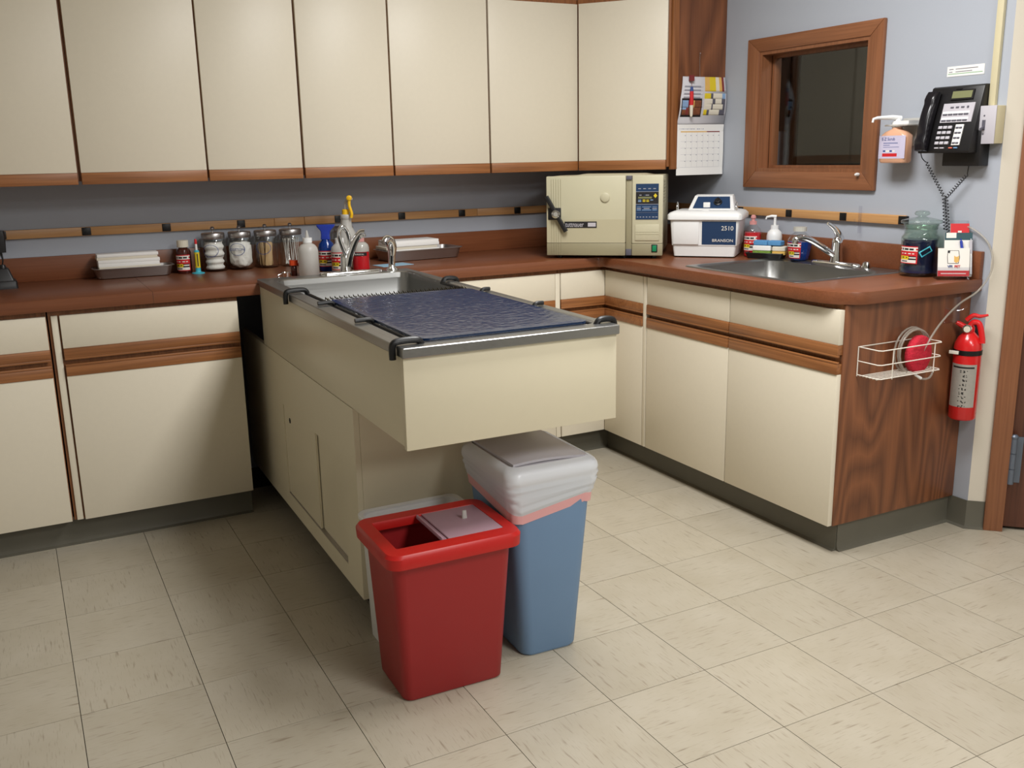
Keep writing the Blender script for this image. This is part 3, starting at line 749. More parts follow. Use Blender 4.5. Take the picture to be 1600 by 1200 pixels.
wb = thing('waste_bin', 'white plastic waste bin mostly hidden behind the red bin', 'bin', (-0.592, 0.592, 0.0), 0.0)
bm = B(); bin_body(bm, [(0.0, 0.132, 0.054, 0.02, 0, 0), (0.006, 0.136, 0.058, 0.022, 0, 0), (0.372, 0.150, 0.064, 0.03, 0, 0), (0.377, 0.152, 0.0655, 0.03, 0, 0)])
mk('body', bm, 'white', wb, angle=50)
bm = B(); loft(bm, [[Vector((a, b, z)) for a, b in rrect(hx, hy, 0.03, 5)] for z, hx, hy in ((0.372, 0.151, 0.065), (0.374, 0.157, 0.0700), (0.384, 0.158, 0.0705), (0.387, 0.155, 0.069), (0.383, 0.145, 0.060), (0.375, 0.145, 0.060))], False, False, closed=True)
mk('rim', bm, 'white', wb, angle=50)

bb = thing('waste_bin', 'blue-grey plastic waste bin with white liner and swing lid', 'bin', (-0.309, 0.425, 0.0), -0.03)
bm = B(); bin_body(bm, [(0.0, 0.082, 0.124, 0.03, 0, 0), (0.008, 0.088, 0.13, 0.034, 0, 0), (0.50, 0.127, 0.158, 0.04, 0, 0), (0.53, 0.129, 0.160, 0.04, 0, 0)])
mk('body', bm, 'blue', bb, angle=50)
# swing lid, then the liner that is pulled over its edge
def rr_pt(i, N, hx, hy, r):
    return rrect(hx, hy, r, N//4-1)[i]
bm = B(); NL = 120
rings = []
for z, k in ((0.520, 0.97), (0.548, 1.0), (0.556, 0.985), (0.562, 0.94), (0.570, 0.80), (0.578, 0.45), (0.580, 0.15)):
    rings.append([Vector((a*k, b_*k, z)) for a, b_ in rrect(0.138, 0.166, 0.03, 6)])
loft(bm, rings, False, True)
ld = mk('lid', bm, 'silver', bb, angle=60); ld['label'] = 'grey lid under the liner'
bm = B()
nx_ = 12; top = []; bot = []
for i in range(nx_+1):
    a_, b_ = [], []
    for j in range(nx_+1):
        u = -1+2*i/nx_; v = -1+2*j/nx_
        z = 0.574+0.013*(1-abs(u)**2.2)*(1-0.5*abs(v)**3)-0.003*u
        a_.append(bm.verts.new((0.002+u*0.114, 0.006+v*0.142, z))); b_.append(bm.verts.new((0.002+u*0.114, 0.006+v*0.142, z-0.007)))
    top.append(a_); bot.append(b_)
for i in range(nx_):
    for j in range(nx_):
        bm.faces.new((top[i][j], top[i+1][j], top[i+1][j+1], top[i][j+1])); bm.faces.new((bot[i][j], bot[i][j+1], bot[i+1][j+1], bot[i+1][j]))
for i in range(nx_):
    bm.faces.new((top[i][0], bot[i][0], bot[i+1][0], top[i+1][0])); bm.faces.new((top[i+1][nx_], bot[i+1][nx_], bot[i][nx_], top[i][nx_]))
    bm.faces.new((top[0][i+1], bot[0][i+1], bot[0][i], top[0][i])); bm.faces.new((top[nx_][i], bot[nx_][i], bot[nx_][i+1], top[nx_][i+1]))
mk('swing_flap', bm, 'silver', ld, angle=40)
def hemz(a): return 0.476-0.040*math.exp(-((a+2.15)/0.55)**2)-0.012*math.exp(-((a+0.9)/0.3)**2)+0.006*math.sin(a*5+1.0)
secs = [(0.0, 0.86, 0.571), (0.06, 0.93, 0.5665), (0.12, 0.985, 0.561), (0.18, 1.015, 0.553), (0.25, 1.03, 0.542)]
for k in range(1, 15): secs.append((0.25+0.75*k/14, None, None))
outer = rrect(0.140, 0.168, 0.036, 29); rings = []
for s_, k, z0 in secs:
    ring = []
    for i in range(NL):
        x, y = outer[i]; nx, ny = x/0.14, y/0.168; l = math.hypot(nx, ny); nx /= l; ny /= l
        a = math.atan2(y, x)
        if k is not None:
            w = 0.0012*mnoise.noise((a*7, s_*20, 3.1)); ring.append(Vector((x*k, y*k, z0+w)))
        else:
            s2 = (s_-0.25)/0.75; z = 0.542*(1-s2)+hemz(a)*s2
            kk = 1.03-0.085*s2**1.5
            w = 0.0075*mnoise.noise((a*2.5+z*18, z*75-a*3.0, 7))*math.sin(PI*min(1, s2+0.15))+0.005*mnoise.noise((a*7-z*30, z*110+a*5, 1.3))*min(1, s2*2)+0.008*mnoise.noise((a*2.2, z*15, 8.3))*s2
            ring.append(Vector((x*kk+nx*w, y*kk+ny*w, z)))
    rings.append(ring)
bm = B(); loft(bm, rings, False, False)
ln = mk('bin_liner', bm, 'bag', bb, angle=80); ln['label'] = 'translucent white plastic liner'
last = rings[-1]; r2 = [[v.copy() for v in last]]
for k in range(1, 4):
    r2.append([Vector((v.x*(1-0.006*k)+0.0008*math.sin(i*0.5), v.y*(1-0.006*k), v.z-0.0085*k-0.001*math.sin(i*0.35))) for i, v in enumerate(last)])
bm = B(); loft(bm, r2, False, False); o = mk('drawstring', bm, 'pink', ln, angle=80); o['label'] = 'pink drawstring hem'

# ================================================================= taps
def chrome(name, t, bm): return mk(name, bm, 'chrome', t, angle=60)
RIMZ = 0.9385
f1 = thing('tap', 'chrome tap with loop lever on the tub rim', 'tap', (-0.385, 1.757, RIMZ), 0.0)
bm = B(); rloft(bm, [(0, 0.128, 0.026, 0.026), (0.006, 0.128, 0.026, 0.026), (0.011, 0.122, 0.021, 0.021)], 6, M=Matrix.Translation((0.02, 0, 0))); chrome('base_plate', f1, bm)
bm = B(); lathe(bm, [(0.024, 0.01), (0.022, 0.02), (0.019, 0.03), (0.019, 0.062), (0.017, 0.072), (0.012, 0.08)], 20); chrome('body', f1, bm)
bm = B(); tube(bm, spline([(0.008, -0.006, 0.03), (0.018, -0.012, 0.075), (0.036, -0.022, 0.125), (0.056, -0.032, 0.155), (0.072, -0.040, 0.158)], 7), [0.016, 0.015, 0.0140, 0.0130, 0.0145], 12)
tube(bm, [(0.060, -0.035, 0.150), (0.064, -0.037, 0.138)], 0.0145, 12); chrome('spout', f1, bm)
bm = B(); tube(bm, spline([(0.002, -0.01, 0.07), (-0.014, -0.012, 0.11), (-0.024, -0.014, 0.155), (-0.012, -0.016, 0.182), (0.008, -0.014, 0.165), (0.018, -0.012, 0.12), (0.010, -0.01, 0.075)], 8), 0.0085, 10, flat=0.8); chrome('lever', f1, bm)
f2 = thing('sink_sprayer', 'chrome pull-out spray handle standing on the tub rim', 'tap', (-0.195, 1.755, RIMZ), 0.0)
bm = B(); lathe(bm, [(0.026, 0), (0.025, 0.006), (0.014, 0.014), (0.012, 0.03)], 20); chrome('collar', f2, bm)
bm = B(); tube(bm, spline([(0, 0, 0.024), (0.002, 0, 0.06), (0.004, 0, 0.09), (-0.004, -0.004, 0.115), (-0.022, -0.014, 0.124), (-0.036, -0.024, 0.112)], 7), [0.013, 0.015, 0.019, 0.020, 0.017, 0.014], 14); chrome('handle', f2, bm)
bm = B(); tube(bm, spline([(-0.008, -0.018, 0.104), (-0.010, -0.020, 0.085), (-0.006, -0.016, 0.06)], 5), 0.004, 8); chrome('trigger', f2, bm)

# ================================================================= right-hand sink
sk = thing('sink', 'stainless steel drop-in sink in the right worktop', 'sink', ((SX0+SX1)/2, (SY0+SY1)/2, ZC))
hx, hy = (SX1-SX0)/2, (SY1-SY0)/2
def sr(x0, x1, y0, y1, r, z): return [Vector((a, b, z)) for a, b in rrect((x1-x0)/2, (y1-y0)/2, r, 6, (x0+x1)/2, (y0+y1)/2)]
bx = (-hx+0.035, hx-0.085, -hy+0.035, hy-0.035)
bm = B()
loft(bm, [sr(-hx, hx, -hy, hy, 0.03, 0.0005), sr(-hx+0.003, hx-0.003, -hy+0.003, hy-0.003, 0.03, 0.004), sr(bx[0]-0.012, bx[1]+0.012, bx[2]-0.012, bx[3]+0.012, 0.07, 0.003), sr(*bx, 0.065, -0.003),
          sr(bx[0]+0.012, bx[1]-0.012, bx[2]+0.012, bx[3]-0.012, 0.065, -0.13), sr(bx[0]+0.04, bx[1]-0.04, bx[2]+0.04, bx[3]-0.04, 0.06, -0.16), sr(bx[0]+0.15, bx[1]-0.15, bx[2]+0.2, bx[3]-0.2, 0.03, -0.165)], False, True)
mk('basin', bm, 'steel', sk, angle=50)
bm = B(); lathe(bm, [(0.04, 0), (0.036, 0.003), (0.02, 0.001)], 20, M=Matrix.Translation((-0.02, 0, -0.164))); chrome('drain', sk, bm)
f3 = thing('tap', 'chrome single-lever kitchen tap behind the right sink', 'tap', (1.395, 0.95, ZC+0.004), 0.0)
bm = B(); rloft(bm, [(0, 0.026, 0.125, 0.026), (0.006, 0.026, 0.125, 0.026), (0.012, 0.02, 0.118, 0.02)], 6); chrome('base_plate', f3, bm)
bm = B(); lathe(bm, [(0.026, 0.01), (0.024, 0.025), (0.021, 0.05), (0.021, 0.085), (0.019, 0.1), (0.01, 0.108)], 20); chrome('body', f3, bm)
bm = B(); tube(bm, spline([(0, 0, 0.03), (-0.04, 0.01, 0.055), (-0.11, 0.03, 0.098), (-0.155, 0.042, 0.112), (-0.175, 0.048, 0.106), (-0.178, 0.049, 0.088)], 8), [0.014, 0.013, 0.012, 0.012, 0.0125, 0.012], 12); chrome('spout', f3, bm)
bm = B(); tube(bm, spline([(0.014, -0.004, 0.095), (0.004, 0.0, 0.118), (-0.014, 0.006, 0.142), (-0.034, 0.012, 0.158), (-0.044, 0.014, 0.163)], 7), [0.019, 0.016, 0.011, 0.008, 0.006], 12, flat=0.7); chrome('lever', f3, bm)
bm = B(); lathe(bm, [(0.019, 0), (0.018, 0.008), (0.014, 0.02), (0.008, 0.024)], 16, M=Matrix.Translation((0, -0.155, 0.0))); 
tag(mk('sink_hole_cover', bm, 'chrome', loc=(1.395, 0.95, ZC+0.004)), 'small chrome knob beside the right sink tap', 'knob')

# ================================================================= bottle kit
def curved_label(parent, r, z0, z1, a0, a1, rows, mats, name='label', seg=14):
    bm = B()
    def fn(u, v):
        a = a0+(a1-a0)*u
        return Vector((r*math.sin(a), -r*math.cos(a), z0+(z1-z0)*v))
    grid(bm, rows, fn, usub=seg)
    return mk(name, bm, mats, parent, weld=True, angle=80)
HAZ_M = ['label_white', 'label_red', 'label_yellow', 'label_black']
def haz_rows():
    return [(0.05, [(1, 1)]), (0.06, [(1, 0)]), (0.09, [(0.08, 1), (0.06, 0), (0.1, 3), (0.05, 0), (0.22, 3), (0.04, 0), (0.2, 3), (0.1, 0), (0.08, 1)]), (0.05, [(1, 0)]),
            (0.10, [(1, 1)]), (0.05, [(0.12, 1), (0.1, 0), (0.08, 1), (0.12, 0), (0.1, 1), (0.14, 0), (0.06, 1), (0.1, 0), (0.15, 1)]), (0.10, [(1, 1)]),
            (0.05, [(0.06, 1), (0.5, 2), (0.38, 3), (0.06, 1)]), (0.06, [(0.06, 1), (0.12, 2), (0.1, 3), (0.12, 2), (0.06, 3), (0.1, 2), (0.3, 0), (0.06, 1)]), (0.08, [(0.06, 1), (0.5, 2), (0.38, 3), (0.06, 1)]),
            (0.05, [(0.06, 1), (0.88, 0), (0.06, 1)]), (0.05, [(0.06, 1), (0.1, 0), (0.35, 3), (0.43, 0), (0.06, 1)]), (0.05, [(0.06, 1), (0.88, 0), (0.06, 1)]), (0.04, [(1, 1)])]
FACE = -YAW   # turn labels to the room

def cap_ribs(bm, r, z0, z1, n=20):
    rings = []
    for z in (z0, z1):
        rings.append([Vector(((r+(0.0006 if i % 2 else -0.0004))*math.cos(2*PI*i/(2*n)), (r+(0.0006 if i % 2 else -0.0004))*math.sin(2*PI*i/(2*n)), z)) for i in range(2*n)])
    loft(bm, rings, True, True)

# black charger and wall adapter at the far left
ch = thing('charger_base', 'black desktop charger base at the left end of the worktop', 'charger', (-1.60, 2.25, ZC), 0.05)
bm = B(); rloft(bm, [(0, 0.072, 0.05, 0.008), (0.026, 0.071, 0.049, 0.008), (0.03, 0.068, 0.046, 0.008)], 4); mk('foot', bm, 'black', ch)
bm = B(); rloft(bm, [(0.03, 0.063, 0.042, 0.008), (0.072, 0.050, 0.030, 0.008), (0.075, 0.047, 0.028, 0.006)], 4); mk('housing', bm, 'black', ch)
bm = B(); lathe(bm, [(0.013, 0.074), (0.012, 0.082), (0.009, 0.088)], 14, M=Matrix.Translation((0.03, 0, 0))); mk('post', bm, 'black', ch)
ad = thing('power_adapter', 'black plug-in power adapter on the back wall at the left edge', 'adapter', (-1.575, YW, 1.047))
bm = B(); rloft(bm, [(0, 0.024, 0.024, 0.006), (0.066, 0.028, 0.026, 0.008), (0.082, 0.026, 0.024, 0.008)], 4, M=Matrix.Translation((0, -0.0455, 0))); mk('housing', bm, 'black', ad)
bm = B(); tube(bm, spline([(0.004, -0.048, 0.002), (0.008, -0.05, -0.03), (0.0, -0.05, -0.06), (-0.012, -0.07, -0.09), (-0.015, -0.10, -0.10)], 6), [0.005, 0.003, 0.0022, 0.0022, 0.0022], 8); mk('cord', bm, 'black', ad)

# steel instrument trays with card stacks
def tray(label, loc, rz, lx, ly, h, group=None):
    t = thing('instrument_tray', label, 'tray', loc, rz)
    bm = B()
    loft(bm, [[Vector((a, b, z)) for a, b in rrect(x, y, r, 5)] for z, x, y, r in ((0.001, lx-0.018, ly-0.018, 0.02), (0.003, lx-0.01, ly-0.01, 0.025), (h-0.003, lx, ly, 0.025), (h-0.003, lx+0.008, ly+0.008, 0.03), (h-0.001, lx+0.008, ly+0.008, 0.03), (h-0.001, lx-0.001, ly-0.001, 0.025), (0.005, lx-0.012, ly-0.012, 0.022), (0.0045, lx-0.02, ly-0.02, 0.018))], True, True)
    mk('pan', bm, 'steel_d', t, angle=45); return t
tray('small steel tray at the left, holding a white card stack', (-1.10, 2.335, ZC), 0.0, 0.150, 0.052, 0.045)
tray('larger steel tray at the right, holding a cream and white card stack', (0.125, 2.26, ZC), 0.06, 0.185, 0.085, 0.05)
def stack(label, loc, rz, sheets, group=None):
    t = thing('card_stack', label, 'cards', loc, rz)
    z = 0
    for lx, ly, hh, ox, oy, m in sheets:
        bm = B(); box(bm, ox-lx, ox+lx, oy-ly, oy+ly, z, z+hh); mk('card', bm, m, t, bevel=0.0008); z += hh+0.0002
    return t
stack('stack of white folded cards in the left steel tray', (-1.118, 2.333, ZC+0.0062), 0.0,
      [(0.115, 0.036, 0.03, 0, 0, 'paper'), (0.117, 0.037, 0.012, 0.004, -0.002, 'ivory'), (0.116, 0.037, 0.014, 0.002, 0, 'paper'), (0.117, 0.036, 0.013, 0.003, -0.001, 'paper'), (0.115, 0.036, 0.011, -0.003, 0.001, 'ivory'), (0.116, 0.036, 0.012, 0.0, 0.0, 'paper')])
stack('stack of cream and white cards in the right steel tray', (0.08, 2.265, ZC+0.0062), 0.06,
      [(0.125, 0.06, 0.032, 0, 0, 'ivory'), (0.124, 0.06, 0.013, 0.002, -0.003, 'paper'), (0.126, 0.061, 0.012, -0.01, 0.0, 'ivory'), (0.125, 0.06, 0.013, 0.0, -0.004, 'paper'), (0.124, 0.06, 0.012, 0.003, 0.004, 'paper')])

# brown bottle with white cap
t = thing('medicine_bottle', 'brown bottle with white cap and warning label beside the left tray', 'bottle', (-0.898, 2.335, ZC), FACE)
bm = B(); lathe(bm, [(0.028, 0), (0.030, 0.004), (0.030, 0.085), (0.027, 0.097), (0.018, 0.104), (0.018, 0.11)], 24); mk('body', bm, 'brown_glass', t)
bm = B(); cap_ribs(bm, 0.0225, 0.108, 0.136); mk('cap', bm, 'ivory', t)
curved_label(t, 0.0305, 0.012, 0.078, -1.2, 1.2, haz_rows(), HAZ_M)
# upright tube with teal base
t = thing('applicator_tube', 'yellow applicator tube with red tip on a teal round base', 'tube', (-0.853, 2.285, ZC), FACE)
bm = B(); lathe(bm, [(0.026, 0), (0.026, 0.003), (0.012, 0.006), (0.0105, 0.012)], 22); mk('base', bm, 'teal', t)
bm = B(); lathe(bm, [(0.0105, 0.012), (0.0105, 0.092), (0.006, 0.097)], 18); mk('barrel', bm, 'teal', t)
bm = B(); lathe(bm, [(0.005, 0.096), (0.0048, 0.124)], 12); mk('nozzle', bm, 'white', t)
bm = B(); lathe(bm, [(0.0055, 0.122), (0.005, 0.138), (0.003, 0.142)], 12); mk('tip', bm, 'label_red', t)
curved_label(t, 0.0109, 0.024, 0.088, -1.7, 1.7, [(0.1, [(1, 0)]), (0.8, [(0.2, 0), (0.12, 1), (0.26, 0), (0.12, 1), (0.3, 0)]), (0.1, [(1, 0)])], ['label_yellow', 'label_black'])

# five glass jars with steel lids
def jar(label, x, y, dark=False):
    t = thing('glass_jar', label, 'jar', (x, y, ZC), FACE, 'steel-lidded glass jars along the back wall')
    bm = B(); lathe(bm, [(0.046, 0), (0.051, 0.004), (0.051, 0.118), (0.047, 0.132), (0.044, 0.137), (0.042, 0.137), (0.045, 0.131), (0.0485, 0.117), (0.0485, 0.008), (0.044, 0.006)], 32); mk('glass', bm, 'glass', t, angle=70)
    bm = B(); lathe(bm, [(0.047, 0.136), (0.048, 0.138), (0.048, 0.156), (0.045, 0.160), (0.02, 0.161)], 32); ld_ = mk('lid', bm, 'steel_d', t, angle=50)
    bm = B(); lathe(bm, [(0.0035, 0.16), (0.003, 0.170), (0.008, 0.175), (0.009, 0.181), (0.004, 0.186)], 14); mk('knob', bm, 'steel_d', ld_)
    return t
def oval(t, z, w, h):
    bm = B(); N = 40
    def p(k, s): 
        a = 2*PI*k/N; u = w*s*math.cos(a); return Vector((0.0515*math.sin(u/0.0515), -0.0515*math.cos(u/0.0515), z+h*s*math.sin(a)))
    for k in range(N):
        bm.faces.new([bm.verts.new(v) for v in (p(k, 1), p(k+1, 1), p(k+1, 0.93), p(k, 0.93))])
    mk('oval_print', bm, 'ink_blue', t, smooth=False)
JX = [(-0.772, 2.338), (-0.662, 2.338), (-0.552, 2.338), (-0.442, 2.338), (-0.205, 2.338)]
j1 = jar('glass jar holding a roll of white gauze', *JX[0]); oval(j1, 0.088, 0.034, 0.026)
j2 = jar('glass jar of cotton with a blue oval COTTON mark', *JX[1]); oval(j2, 0.088, 0.034, 0.026)
text('COTTON', 0.0145, 'ink_blue', j2, (0, -0.0522, 0.083), align='CENTER')
j3 = jar('glass jar of wooden tongue depressors with a dark oval mark', *JX[2]); oval(j3, 0.088, 0.034, 0.028)
j4 = jar('glass jar of thin swab sticks, fourth from the left', *JX[3])
j5 = jar('glass jar half hidden behind the yellow-trigger spray bottle', *JX[4]); oval(j5, 0.088, 0.034, 0.026)
t = thing('gauze_roll', 'roll of white gauze inside the leftmost glass jar', 'gauze', (JX[0][0], JX[0][1], ZC+0.009), 0.4)
bm = B(); lathe(bm, [(0.036+0.003*math.sin(z*260), z) for z in [0.002*k for k in range(0, 27)]], 24); mk('lower_roll', bm, 'cotton', t, angle=80)
bm = B(); lathe(bm, [(0.038+0.003*math.sin(z*210+1), z) for z in [0.055+0.002*k for k in range(0, 30)]], 24); mk('upper_roll', bm, 'cotton', t, angle=80)
bm = B()
bmesh.ops.create_icosphere(bm, subdivisions=4, radius=1.0)
for v in bm.verts:
    d = v.co.copy(); k = 1+0.14*mnoise.noise(d*3.0)+0.07*mnoise.noise(d*7)
    zz = 0.056+d.z*0.056*k
    e = (abs(d.x)**3+abs(d.y)**3)**(1/3) if False else 1
    q = 1.28*math.sqrt(max(0.0, 1-abs(d.z)**4)) / max(1e-3, math.hypot(d.x, d.y)) if abs(d.z) < 0.999 else 0
    rr_ = min(0.047, 0.0455*k*min(1.0, math.sqrt(max(0.0, 1-abs(d.z)**5))+0.02)); hh_ = math.hypot(d.x, d.y)
    v.co = Vector((d.x/max(hh_, 1e-4)*rr_, d.y/max(hh_, 1e-4)*rr_, max(0.0005, zz)))
o = mk('cotton_wool', bm, 'cotton', loc=(JX[1][0], JX[1][1], ZC+0.009), angle=180); tag(o, 'white cotton wool inside the jar marked COTTON', 'cotton'); o['kind'] = 'stuff'
def sticks(n, rad, ln, w, th, mat, name, label, cat, group, cx, cy, seed):
    rnd = random.Random(seed); first = None
    bm = B(); rloft(bm, [(0, w*0.6, th, th), (0.004, w, th, th), (ln-0.004, w, th, th), (ln, w*0.6, th, th)], 3) if w > 0.003 else lathe(bm, [(0.0025, 0), (0.003, 0.004), (0.0012, 0.012), (0.0012, ln-0.012), (0.003, ln-0.004), (0.0025, ln)], 8)
    me = None
    for k in range(n):
        a = 2*PI*k/n+rnd.uniform(-0.2, 0.2); rr0 = rad*rnd.uniform(0.65, 1.0); tilt = rnd.uniform(-0.1, 0.1)
        if first is None: o = first = mk(name, bm, mat)
        else: o = first.copy(); COL.objects.link(o)
        o.location = (cx+rr0*math.cos(a), cy+rr0*math.sin(a), ZC+0.010); o.rotation_euler = (tilt, rnd.uniform(-0.1, 0.1), a+PI/2)
        tag(o, label, cat, group)
sticks(10, 0.028, 0.10, 0.009, 0.0012, 'stick', 'tongue_depressor', 'wooden tongue depressor inside the third glass jar', 'stick', 'tongue depressors in the third jar', *JX[2], 3)
sticks(14, 0.032, 0.112, 0.001, 0.001, 'paper', 'cotton_swab', 'thin cotton swab inside the fourth glass jar', 'swab', 'swabs in the fourth jar', *JX[3], 5)

# small items by the tub
t = thing('small_bottle', 'small brown bottle with bright orange cap near the tub', 'bottle', (-0.537, 1.955, ZC), FACE)
bm = B(); lathe(bm, [(0.011, 0), (0.012, 0.002), (0.012, 0.036), (0.009, 0.042)], 18); mk('body', bm, 'brown_glass', t)
bm = B(); cap_ribs(bm, 0.0165, 0.042, 0.062, 14); mk('cap', bm, 'orange', t)
t = thing('steel_cup', 'tiny steel cup lying beside the tub rim', 'cup', (-0.585, 1.90, ZC), 0.3)
bm = B(); lathe(bm, [(0.014, 0), (0.016, 0.001), (0.021, 0.022), (0.0195, 0.022), (0.0145, 0.003), (0.012, 0.002)], 20); mk('bowl', bm, 'chrome', t)
bm = B(); tube(bm, spline([(-0.02, 0, 0.018), (-0.034, 0, 0.014), (-0.036, 0, 0.006), (-0.02, 0, 0.004)], 5), 0.0018, 6); mk('handle', bm, 'chrome', t)

t = thing('squeeze_bottle', 'milky squeeze bottle with pointed nozzle in front of the jars', 'bottle', (-0.489, 1.905, ZC), FACE)
bm = B(); lathe(bm, [(0.036, 0), (0.040, 0.004), (0.040, 0.098), (0.037, 0.112), (0.028, 0.124), (0.017, 0.130), (0.016, 0.134)], 28); mk('body', bm, 'milky', t, angle=60)
bm = B(); cap_ribs(bm, 0.0175, 0.133, 0.152); cp = mk('cap', bm, 'white', t)
bm = B(); lathe(bm, [(0.008, 0.152), (0.0065, 0.162), (0.0028, 0.181)], 14); mk('nozzle', bm, 'milky', cp)
curved_label(t, 0.0405, 0.018, 0.082, -2.3, -1.15, [(0.1, [(1, 1)]), (0.3, [(0.1, 1), (0.9, 0)]), (0.3, [(1, 1)]), (0.3, [(0.1, 1), (0.9, 0)])], ['label_white', 'label_red'])

t = thing('spray_bottle', 'blue spray bottle with royal blue trigger head', 'bottle', (-0.372, 2.045, ZC), FACE)
bm = B(); lathe(bm, [(0.031, 0), (0.034, 0.004), (0.034, 0.095), (0.030, 0.112), (0.018, 0.126), (0.016, 0.132)], 26); mk('body', bm, 'blue_liquid', t, angle=60)
curved_label(t, 0.0345, 0.02, 0.085, -1.2, 1.2, haz_rows(), HAZ_M)
bm = B(); loft(bm, [[Vector((x+ox, y, z)) for x, y in rrect(hx_, hy_, 0.006, 3)] for z, hx_, hy_, ox in ((0.13, 0.019, 0.017, 0), (0.148, 0.017, 0.015, 0), (0.165, 0.020, 0.014, 0.002), (0.182, 0.036, 0.012, 0.003), (0.190, 0.038, 0.012, 0.003))])
mk('trigger_head', bm, 'royal', t, bevel=0.001)
t = thing('squeeze_bottle', 'milky bottle with red warning label behind the tub tap', 'bottle', (-0.345, 1.945, ZC), FACE)
bm = B(); lathe(bm, [(0.034, 0), (0.037, 0.004), (0.037, 0.088), (0.034, 0.104), (0.02, 0.118), (0.016, 0.122)], 26); mk('body', bm, 'milky', t, angle=60)
bm = B(); cap_ribs(bm, 0.0172, 0.121, 0.14); cp = mk('cap', bm, 'white', t)
bm = B(); lathe(bm, [(0.007, 0.14), (0.0055, 0.15), (0.003, 0.166)], 12); mk('nozzle', bm, 'milky', cp)
curved_label(t, 0.0375, 0.014, 0.085, -1.1, 0.8, haz_rows(), HAZ_M)

t = thing('spray_bottle', 'tall frosted spray bottle with yellow trigger', 'bottle', (-0.262, 2.10, ZC), FACE)
bm = B(); lathe(bm, [(0.040, 0), (0.044, 0.004), (0.044, 0.118), (0.041, 0.138), (0.029, 0.162), (0.024, 0.172), (0.0215, 0.20), (0.0215, 0.205), (0.0235, 0.207), (0.0235, 0.223), (0.021, 0.225)], 28); mk('body', bm, 'milky', t, angle=60)
bm = B(); lathe(bm, [(0.037, 0.004), (0.0405, 0.007), (0.0405, 0.10), (0.02, 0.1005)], 24); o = mk('contents', bm, plain('pale_green_liquid', S(176, 200, 160), 0.4, var=0.0), t); o['label'] = 'pale green liquid'
bm = B(); lathe(bm, [(0.0155, 0.225), (0.0155, 0.243), (0.012, 0.246)], 18); th = mk('collar', bm, 'yellow', t)
bm = B(); lathe(bm, [(0.006, 0.245), (0.0055, 0.272)], 12); tube(bm, [(0.0, 0, 0.270), (0.012, -0.006, 0.285), (0.03, -0.012, 0.292)], [0.006, 0.008, 0.008], 10); mk('pump_stem', bm, 'milky', t)
bm = B(); lathe(bm, [(0.010, -0.008), (0.011, -0.006), (0.011, 0.010), (0.008, 0.012)], 16, M=Matrix.Translation((0.022, -0.018, 0.293)) @ Matrix.Rotation(PI/2, 4, 'X'))
tube(bm, spline([(0.022, -0.02, 0.290), (0.020, -0.02, 0.265), (0.025, -0.022, 0.245), (0.029, -0.023, 0.228), (0.026, -0.022, 0.212)], 6), 0.0065, 10); mk('trigger', bm, 'yellow', t)

t = thing('squeeze_bottle', 'bottle of bright red liquid with black printed strip', 'bottle', (-0.251, 1.965, ZC), FACE)
bm = B(); lathe(bm, [(0.032, 0), (0.0355, 0.004), (0.0355, 0.094), (0.033, 0.106), (0.024, 0.116), (0.017, 0.119), (0.016, 0.121)], 26); mk('body', bm, 'glass', t, angle=60)
bm = B(); lathe(bm, [(0.031, 0.002), (0.035, 0.005), (0.035, 0.078), (0.02, 0.0785)], 24); o = mk('contents', bm, 'red_liquid', t); o['label'] = 'bright red liquid'
bm = B(); lathe(bm, [(0.0345, 0.079), (0.0345, 0.094), (0.032, 0.106), (0.023, 0.115), (0.016, 0.118)], 24); mk('shoulder', bm, 'milky', t, angle=60)
bm = B(); cap_ribs(bm, 0.0165, 0.119, 0.138); cp = mk('cap', bm, 'pinkcap', t)
bm = B(); lathe(bm, [(0.016, 0.138), (0.0155, 0.152), (0.010, 0.162), (0.004, 0.166)], 18); mk('cover', bm, 'milky', cp, angle=60)
curved_label(t, 0.0362, 0.063, 0.077, -0.9, 0.9, [(1, [(1, 0)])], ['label_black'], 'strip')
text('SURGICAL', 0.0085, 'label_white', t, (0, -0.0372, 0.067), align='CENTER', depth=0.0002)
bm = B(); box(bm, -0.075, 0.075, -0.05, 0.05, 0, 0.0012)
tag(mk('paper_slip', bm, 'lightblue_paper', loc=(-0.07, 2.075, ZC+0.0003), rotz=0.15), 'pale blue paper slip under the right tray edge', 'paper')

# ================================================================= autoclave
ac = thing('autoclave', 'beige tabletop autoclave with black bar handle and blue keypad', 'autoclave', (0.600, 1.895, ZC), math.radians(-40.9))
AW, AD, Z0, Z1 = 0.512, 0.43, 0.015, 0.360
bm = B(); box(bm, 0.004, AW-0.010, 0.028, AD, Z0+0.004, Z1-0.002); mk('housing', bm, 'autoclave', ac, bevel=0.006)
bm = B(); rloft(bm, [(Z1-0.004, 0.19, 0.19, 0.05, 0.27, 0.26), (Z1+0.004, 0.14, 0.15, 0.05, 0.27, 0.26)], 5); mk('top_bulge', bm, 'autoclave', ac)
DWX = 0.351
bm = B(); box(bm, 0, DWX, -0.012, 0.027, Z0+0.056, Z1); dr = mk('door', bm, 'autoclave', ac, bevel=0.004)
bm = B(); box(bm, 0, DWX, -0.012, 0.027, Z0, Z0+0.055); mk('door_band', bm, 'autoclave_d', dr, bevel=0.003)
bm = B(); box(bm, 0.0015, DWX-0.001, -0.0128, -0.011, Z0+0.056, Z0+0.158); mk('door_inlay', bm, plain('beige_enamel_shade', S(183, 175, 146), 0.42, var=0.015), dr, smooth=False)
for k in range(5):
    bm = B(); box(bm, 0.022+k*0.0105, 0.0232+k*0.0105, -0.0138, -0.0115, Z0+0.004, Z1-0.012); mk('groove', bm, 'autoclave_d', dr, smooth=False)
